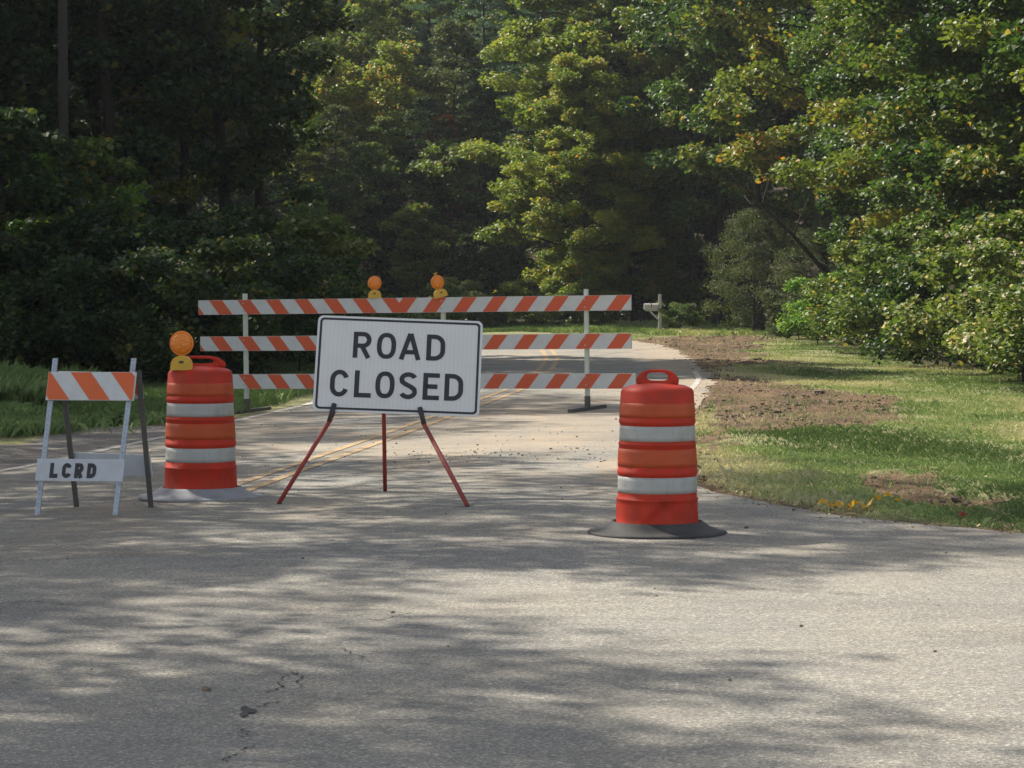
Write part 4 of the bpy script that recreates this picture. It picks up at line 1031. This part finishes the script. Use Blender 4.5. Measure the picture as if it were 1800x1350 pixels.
# ------------------------------------------------------------------ ROAD CLOSED sign
LFt, RFt, BFt = gp(490, 887), gp(822, 892), gp(677, 865)
base = (LFt + RFt) / 2
sg = empty('tripod_sign', base); tag(sg, 'white rectangular ROAD CLOSED sign leaning back on a red tripod stand', 'road sign')
redleg = weathered('red_painted_steel', (.30, .035, .025), .55, (.12, .05, .04), .5, 14)
signw = weathered('white_sign_sheeting', (.70, .685, .65), .5, (.55, .53, .48), .3, 3, .4, 0, .05)
v = coords(signw); wt = N(signw, 'ShaderNodeTexWave'); wt.inputs['Scale'].default_value = 9.5; wt.bands_direction = 'X'; L(signw, v, wt.inputs['Vector'])
bsock = BS(signw).inputs['Base Color'].links[0].from_socket
wr = ramp(signw, [(0, (.97, .97, .97)), (1, (1.02, 1.02, 1.02))]); L(signw, wt.outputs['Fac'], wr.inputs[0])
L(signw, mixc(signw, bsock, wr.outputs[0], 1.0, 'MULTIPLY'), BS(signw).inputs['Base Color'])
Dp = LFt.y + .28
bl, br_ = at(549, 722, Dp), at(842, 733, Dp)
tl = at(557, 554, Dp + .30)
ax = (br_ - bl).normalized(); Wd = (br_ - bl).length
upv_ = (tl - bl); upv_ = (upv_ - ax * upv_.dot(ax)); Hd = upv_.length; upv_.normalize(); nrm = ax.cross(upv_)
def rrect(w0, w1, h0, h1, r_, n=8):
    out = []
    for cx_, cz_, a0 in ((w1 - r_, h0 + r_, -90), (w1 - r_, h1 - r_, 0), (w0 + r_, h1 - r_, 90), (w0 + r_, h0 + r_, 180)):
        out += [(cx_ + r_ * math.cos(R(a0 + 90 * k / n)), cz_ + r_ * math.sin(R(a0 + 90 * k / n))) for k in range(n + 1)]
    return out
bm = bmesh.new(); prism(bm, rrect(0, Wd, 0, Hd, .045), -.002, .002)
pn = bm_obj('sign_panel', bm, signw, sg)
pn.matrix_local = Matrix.Translation(bl - base) @ Matrix((ax, -nrm, upv_)).transposed().to_4x4()
bm = bmesh.new(); o_, i_ = rrect(.018, Wd - .018, .018, Hd - .018, .035), rrect(.036, Wd - .036, .036, Hd - .036, .022)
a = [bm.verts.new((x, -.004, z)) for x, z in o_]; b = [bm.verts.new((x, -.004, z)) for x, z in i_]
for k in range(len(a)): j = (k + 1) % len(a); bm.faces.new((a[k], a[j], b[j], b[k]))
bd = bm_obj('border', bm, black, pn)
bm = bmesh.new(); ks = Wd / 293.0; kz = Hd / 168.0
# letter boxes measured along the tilted panel
write(bm, 'ROAD', 65 * ks, 95 * kz, 46 * kz, [(0, 32 * ks), (42 * ks, 34 * ks), (82 * ks, 38 * ks), (130 * ks, 33 * ks)], .168, -.004)
write(bm, 'CLOSED', 28 * ks, 26 * kz, 47 * kz, [(0, 33 * ks), (43 * ks, 30 * ks), (80 * ks, 34 * ks), (122 * ks, 32 * ks), (164 * ks, 29 * ks), (202 * ks, 33 * ks)], .168, -.004)
lt_ = bm_obj('lettering', bm, black, pn)
for o__ in (bd, lt_):
    for p_ in o__.data.polygons:
        if p_.normal.y > 0: p_.flip()
def sp_(px, py, off):   # point on the sign plane (world) seen at px,py, moved off along the normal (towards camera positive)
    d = at(px, py, 20) - Vector((0, 0, CAMZ)); t = (bl - Vector((0, 0, CAMZ))).dot(nrm) / d.dot(nrm)
    return Vector((0, 0, CAMZ)) + d * t + nrm * off
fr = 1 if nrm.y < 0 else -1
for ft, kx, ky, tx_, ty_ in ((LFt, 588, 711, 645, 600), (RFt, 738, 718, 700, 600)):
    hook_top = sp_(kx, ky, .018 * fr); low = sp_(kx + (ft.x - base.x) * 8, ky + 26, .012 * fr)
    bm = bmesh.new(); tube(bm, [ft - base + Vector((0, 0, .01)), low - base], .0175, 10)
    lg = bm_obj('leg', bm, redleg, sg, True)
    bm = bmesh.new(); tube(bm, [low - base + (ft - low).normalized() * .03, hook_top - base], .0195, 10); bm_obj('hook', bm, darkp, sg, True)
    bm = bmesh.new(); tube(bm, [low - base + Vector((0, .03, 0)), sp_(tx_, ty_, -.03 * fr) - base], .011, 8); bm_obj('upper_strut', bm, redleg, sg, True)
    bm = bmesh.new(); tube(bm, [ft - base + Vector((0, 0, .0)), ft - base + Vector((0, 0, .0)) + (low - ft).normalized() * .025], .016, 10); bm_obj('foot_cap', bm, darkp, sg, True)
apex = sp_(672, 590, -.05 * fr)
bm = bmesh.new(); tube(bm, [BFt - base + Vector((0, 0, .01)), apex - base], .0165, 10); bm_obj('leg', bm, redleg, sg, True)

# ------------------------------------------------------------------ mailbox
mb = gp(1160, 585); mbs = empty('mailbox', (mb.x, mb.y, gzf(mb.x, mb.y)), R(0)); tag(mbs, 'grey mailbox on a wooden post beside the far bend', 'mailbox')
wood_ = weathered('weathered_grey_wood', (.46, .45, .43), .85, (.34, .33, .3), .5, 10)
boxm = weathered('grey_painted_metal', (.46, .46, .46), .5, (.3, .3, .28), .4, 12)
bm = bmesh.new(); bar(bm, (0, 0, -.2), (0, 0, 1.32), .10, .10, (0, 1, 0)); bm_obj('post', bm, wood_, mbs, False, .008)
bm = bmesh.new(); bar(bm, (-.50, 0, .765), (-.052, 0, .765), .09, .05); bar(bm, (-.34, 0, .735), (-.055, 0, .46), .06, .06, (0, 1, 0)); bm_obj('arm', bm, wood_, mbs)
bm = bmesh.new(); pf = [(-.085, 0), (.085, 0)] + [(.085 * math.cos(a), .125 + .085 * math.sin(a)) for a in np.linspace(0, math.pi, 12)]
prism(bm, pf, -.24, .24); bx = bm_obj('box', bm, boxm, mbs); bx.rotation_euler = (0, 0, R(90)); bx.location = (-.30, 0, .792)
bm = bmesh.new(); bar(bm, (-.544, 0, .80), (-.544, 0, 1.0), .17, .008, (1, 0, 0)); bm_obj('door', bm, wsheet, mbs)
bm = bmesh.new(); bar(bm, (-.30, -.09, .86), (-.30, -.09, 1.02), .03, .006, (0, 1, 0)); bm_obj('flag', bm, red, mbs)

# ------------------------------------------------------------------ utility pole and wires
polem = weathered('dark_pole_wood', (.028, .021, .018), .9, (.05, .04, .033), .6, 4)
px_ = at(112, 300, 50.5); up0 = empty('utility_pole', (px_.x, 50.5, gzf(px_.x, 50.5))); tag(up0, 'tall dark wooden utility pole standing behind the left bushes', 'utility pole')
bm = bmesh.new(); tube(bm, [(0, 0, -.5), (0, 0, 5), (0, 0, 10.4)], [.11, .095, .08], 14); bm_obj('pole', bm, polem, up0, True)
bm = bmesh.new(); bar(bm, (-.6, 0, 9.9), (.6, 0, 9.9), .1, .12); bm_obj('crossarm', bm, polem, up0, False, .01)
bm = bmesh.new(); A_ = at(112, -112, 50.5); B_ = at(1150, 182, 112); pts = []
for t in np.linspace(0, 1, 40):
    q = A_.lerp(B_, t); q.z -= .5 * 4 * t * (1 - t) * .6; pts.append(q)
tube(bm, pts, .016, 6); tag(bm_obj('overhead_wire', bm, darkp), 'thin black overhead wire crossing in front of the far treetops', 'wire')

# ------------------------------------------------------------------ litter
tape = weathered('yellow_plastic_tape', (.80, .50, .03), .3, (.55, .38, .08), .5, 25)
bm = bmesh.new(); prev = None; ctl = [(1436, 900), (1462, 897), (1484, 906), (1500, 902), (1492, 899), (1515, 903), (1538, 892), (1552, 886), (1574, 889), (1592, 884)]
tp_ = []
for (a, b), (c_, d_) in zip(ctl, ctl[1:]):
    for t in np.linspace(0, 1, 5)[:-1]: tp_.append((a + (c_ - a) * t, b + (d_ - b) * t))
for i, (px, py) in enumerate(tp_):
    q = gp(px, py); q.z += .06 + .022 * math.sin(i * 1.1) + random.uniform(-.006, .006); wd_ = .016 + .016 * abs(math.sin(i * .9))
    d = Vector((math.sin(i * .8) * .5, 1, .7 * math.sin(i * 1.3))).normalized() * wd_
    a, b = bm.verts.new(q + d), bm.verts.new(q - d)
    if prev: bm.faces.new((prev[0], prev[1], b, a))
    prev = (a, b)
bmesh.ops.solidify(bm, geom=bm.faces[:], thickness=.001)
tag(bm_obj('caution_tape', bm, tape), 'crumpled scrap of yellow tape at the edge of the grass', 'tape')
redl = mat('red_leaf', .5, (.30, .03, .015))
bm = bmesh.new(); q = gp(1692, 921); q.z += .07
c0 = bm.verts.new(q + Vector((0, 0, .012))); rg = []
for k in range(10):
    a = 2 * math.pi * k / 10; r_ = .045 if k % 2 == 0 else .02; rg.append(bm.verts.new(q + Vector((math.cos(a) * r_, math.sin(a) * r_ * .6, math.sin(a) * r_ * .6))))
for k in range(10): bm.faces.new((c0, rg[k], rg[(k + 1) % 10]))
bmesh.ops.solidify(bm, geom=bm.faces[:], thickness=.001)
tag(bm_obj('fallen_leaf', bm, redl), 'single red leaf lying at the edge of the verge near the right border', 'leaf')

# ------------------------------------------------------------------ thin autumn haze
bm = bmesh.new(); bmesh.ops.create_cube(bm, size=1)
hz = bpy.data.meshes.new('haze'); bm.to_mesh(hz); bm.free()
hm_ = bpy.data.materials.new('haze'); hm_.use_nodes = True; hm_.node_tree.nodes.clear()
pv = hm_.node_tree.nodes.new('ShaderNodeVolumePrincipled'); ou = hm_.node_tree.nodes.new('ShaderNodeOutputMaterial')
pv.inputs['Color'].default_value = (.82, .88, .95, 1); pv.inputs['Density'].default_value = .0002; pv.inputs['Anisotropy'].default_value = .35
hm_.node_tree.links.new(pv.outputs[0], ou.inputs['Volume']); hz.materials.append(hm_)
ho = link('haze', hz, None, (0, 50, 30)); ho.scale = (5200, 5200, 75); tag(ho, 'thin haze in the air over the road', kind='stuff')
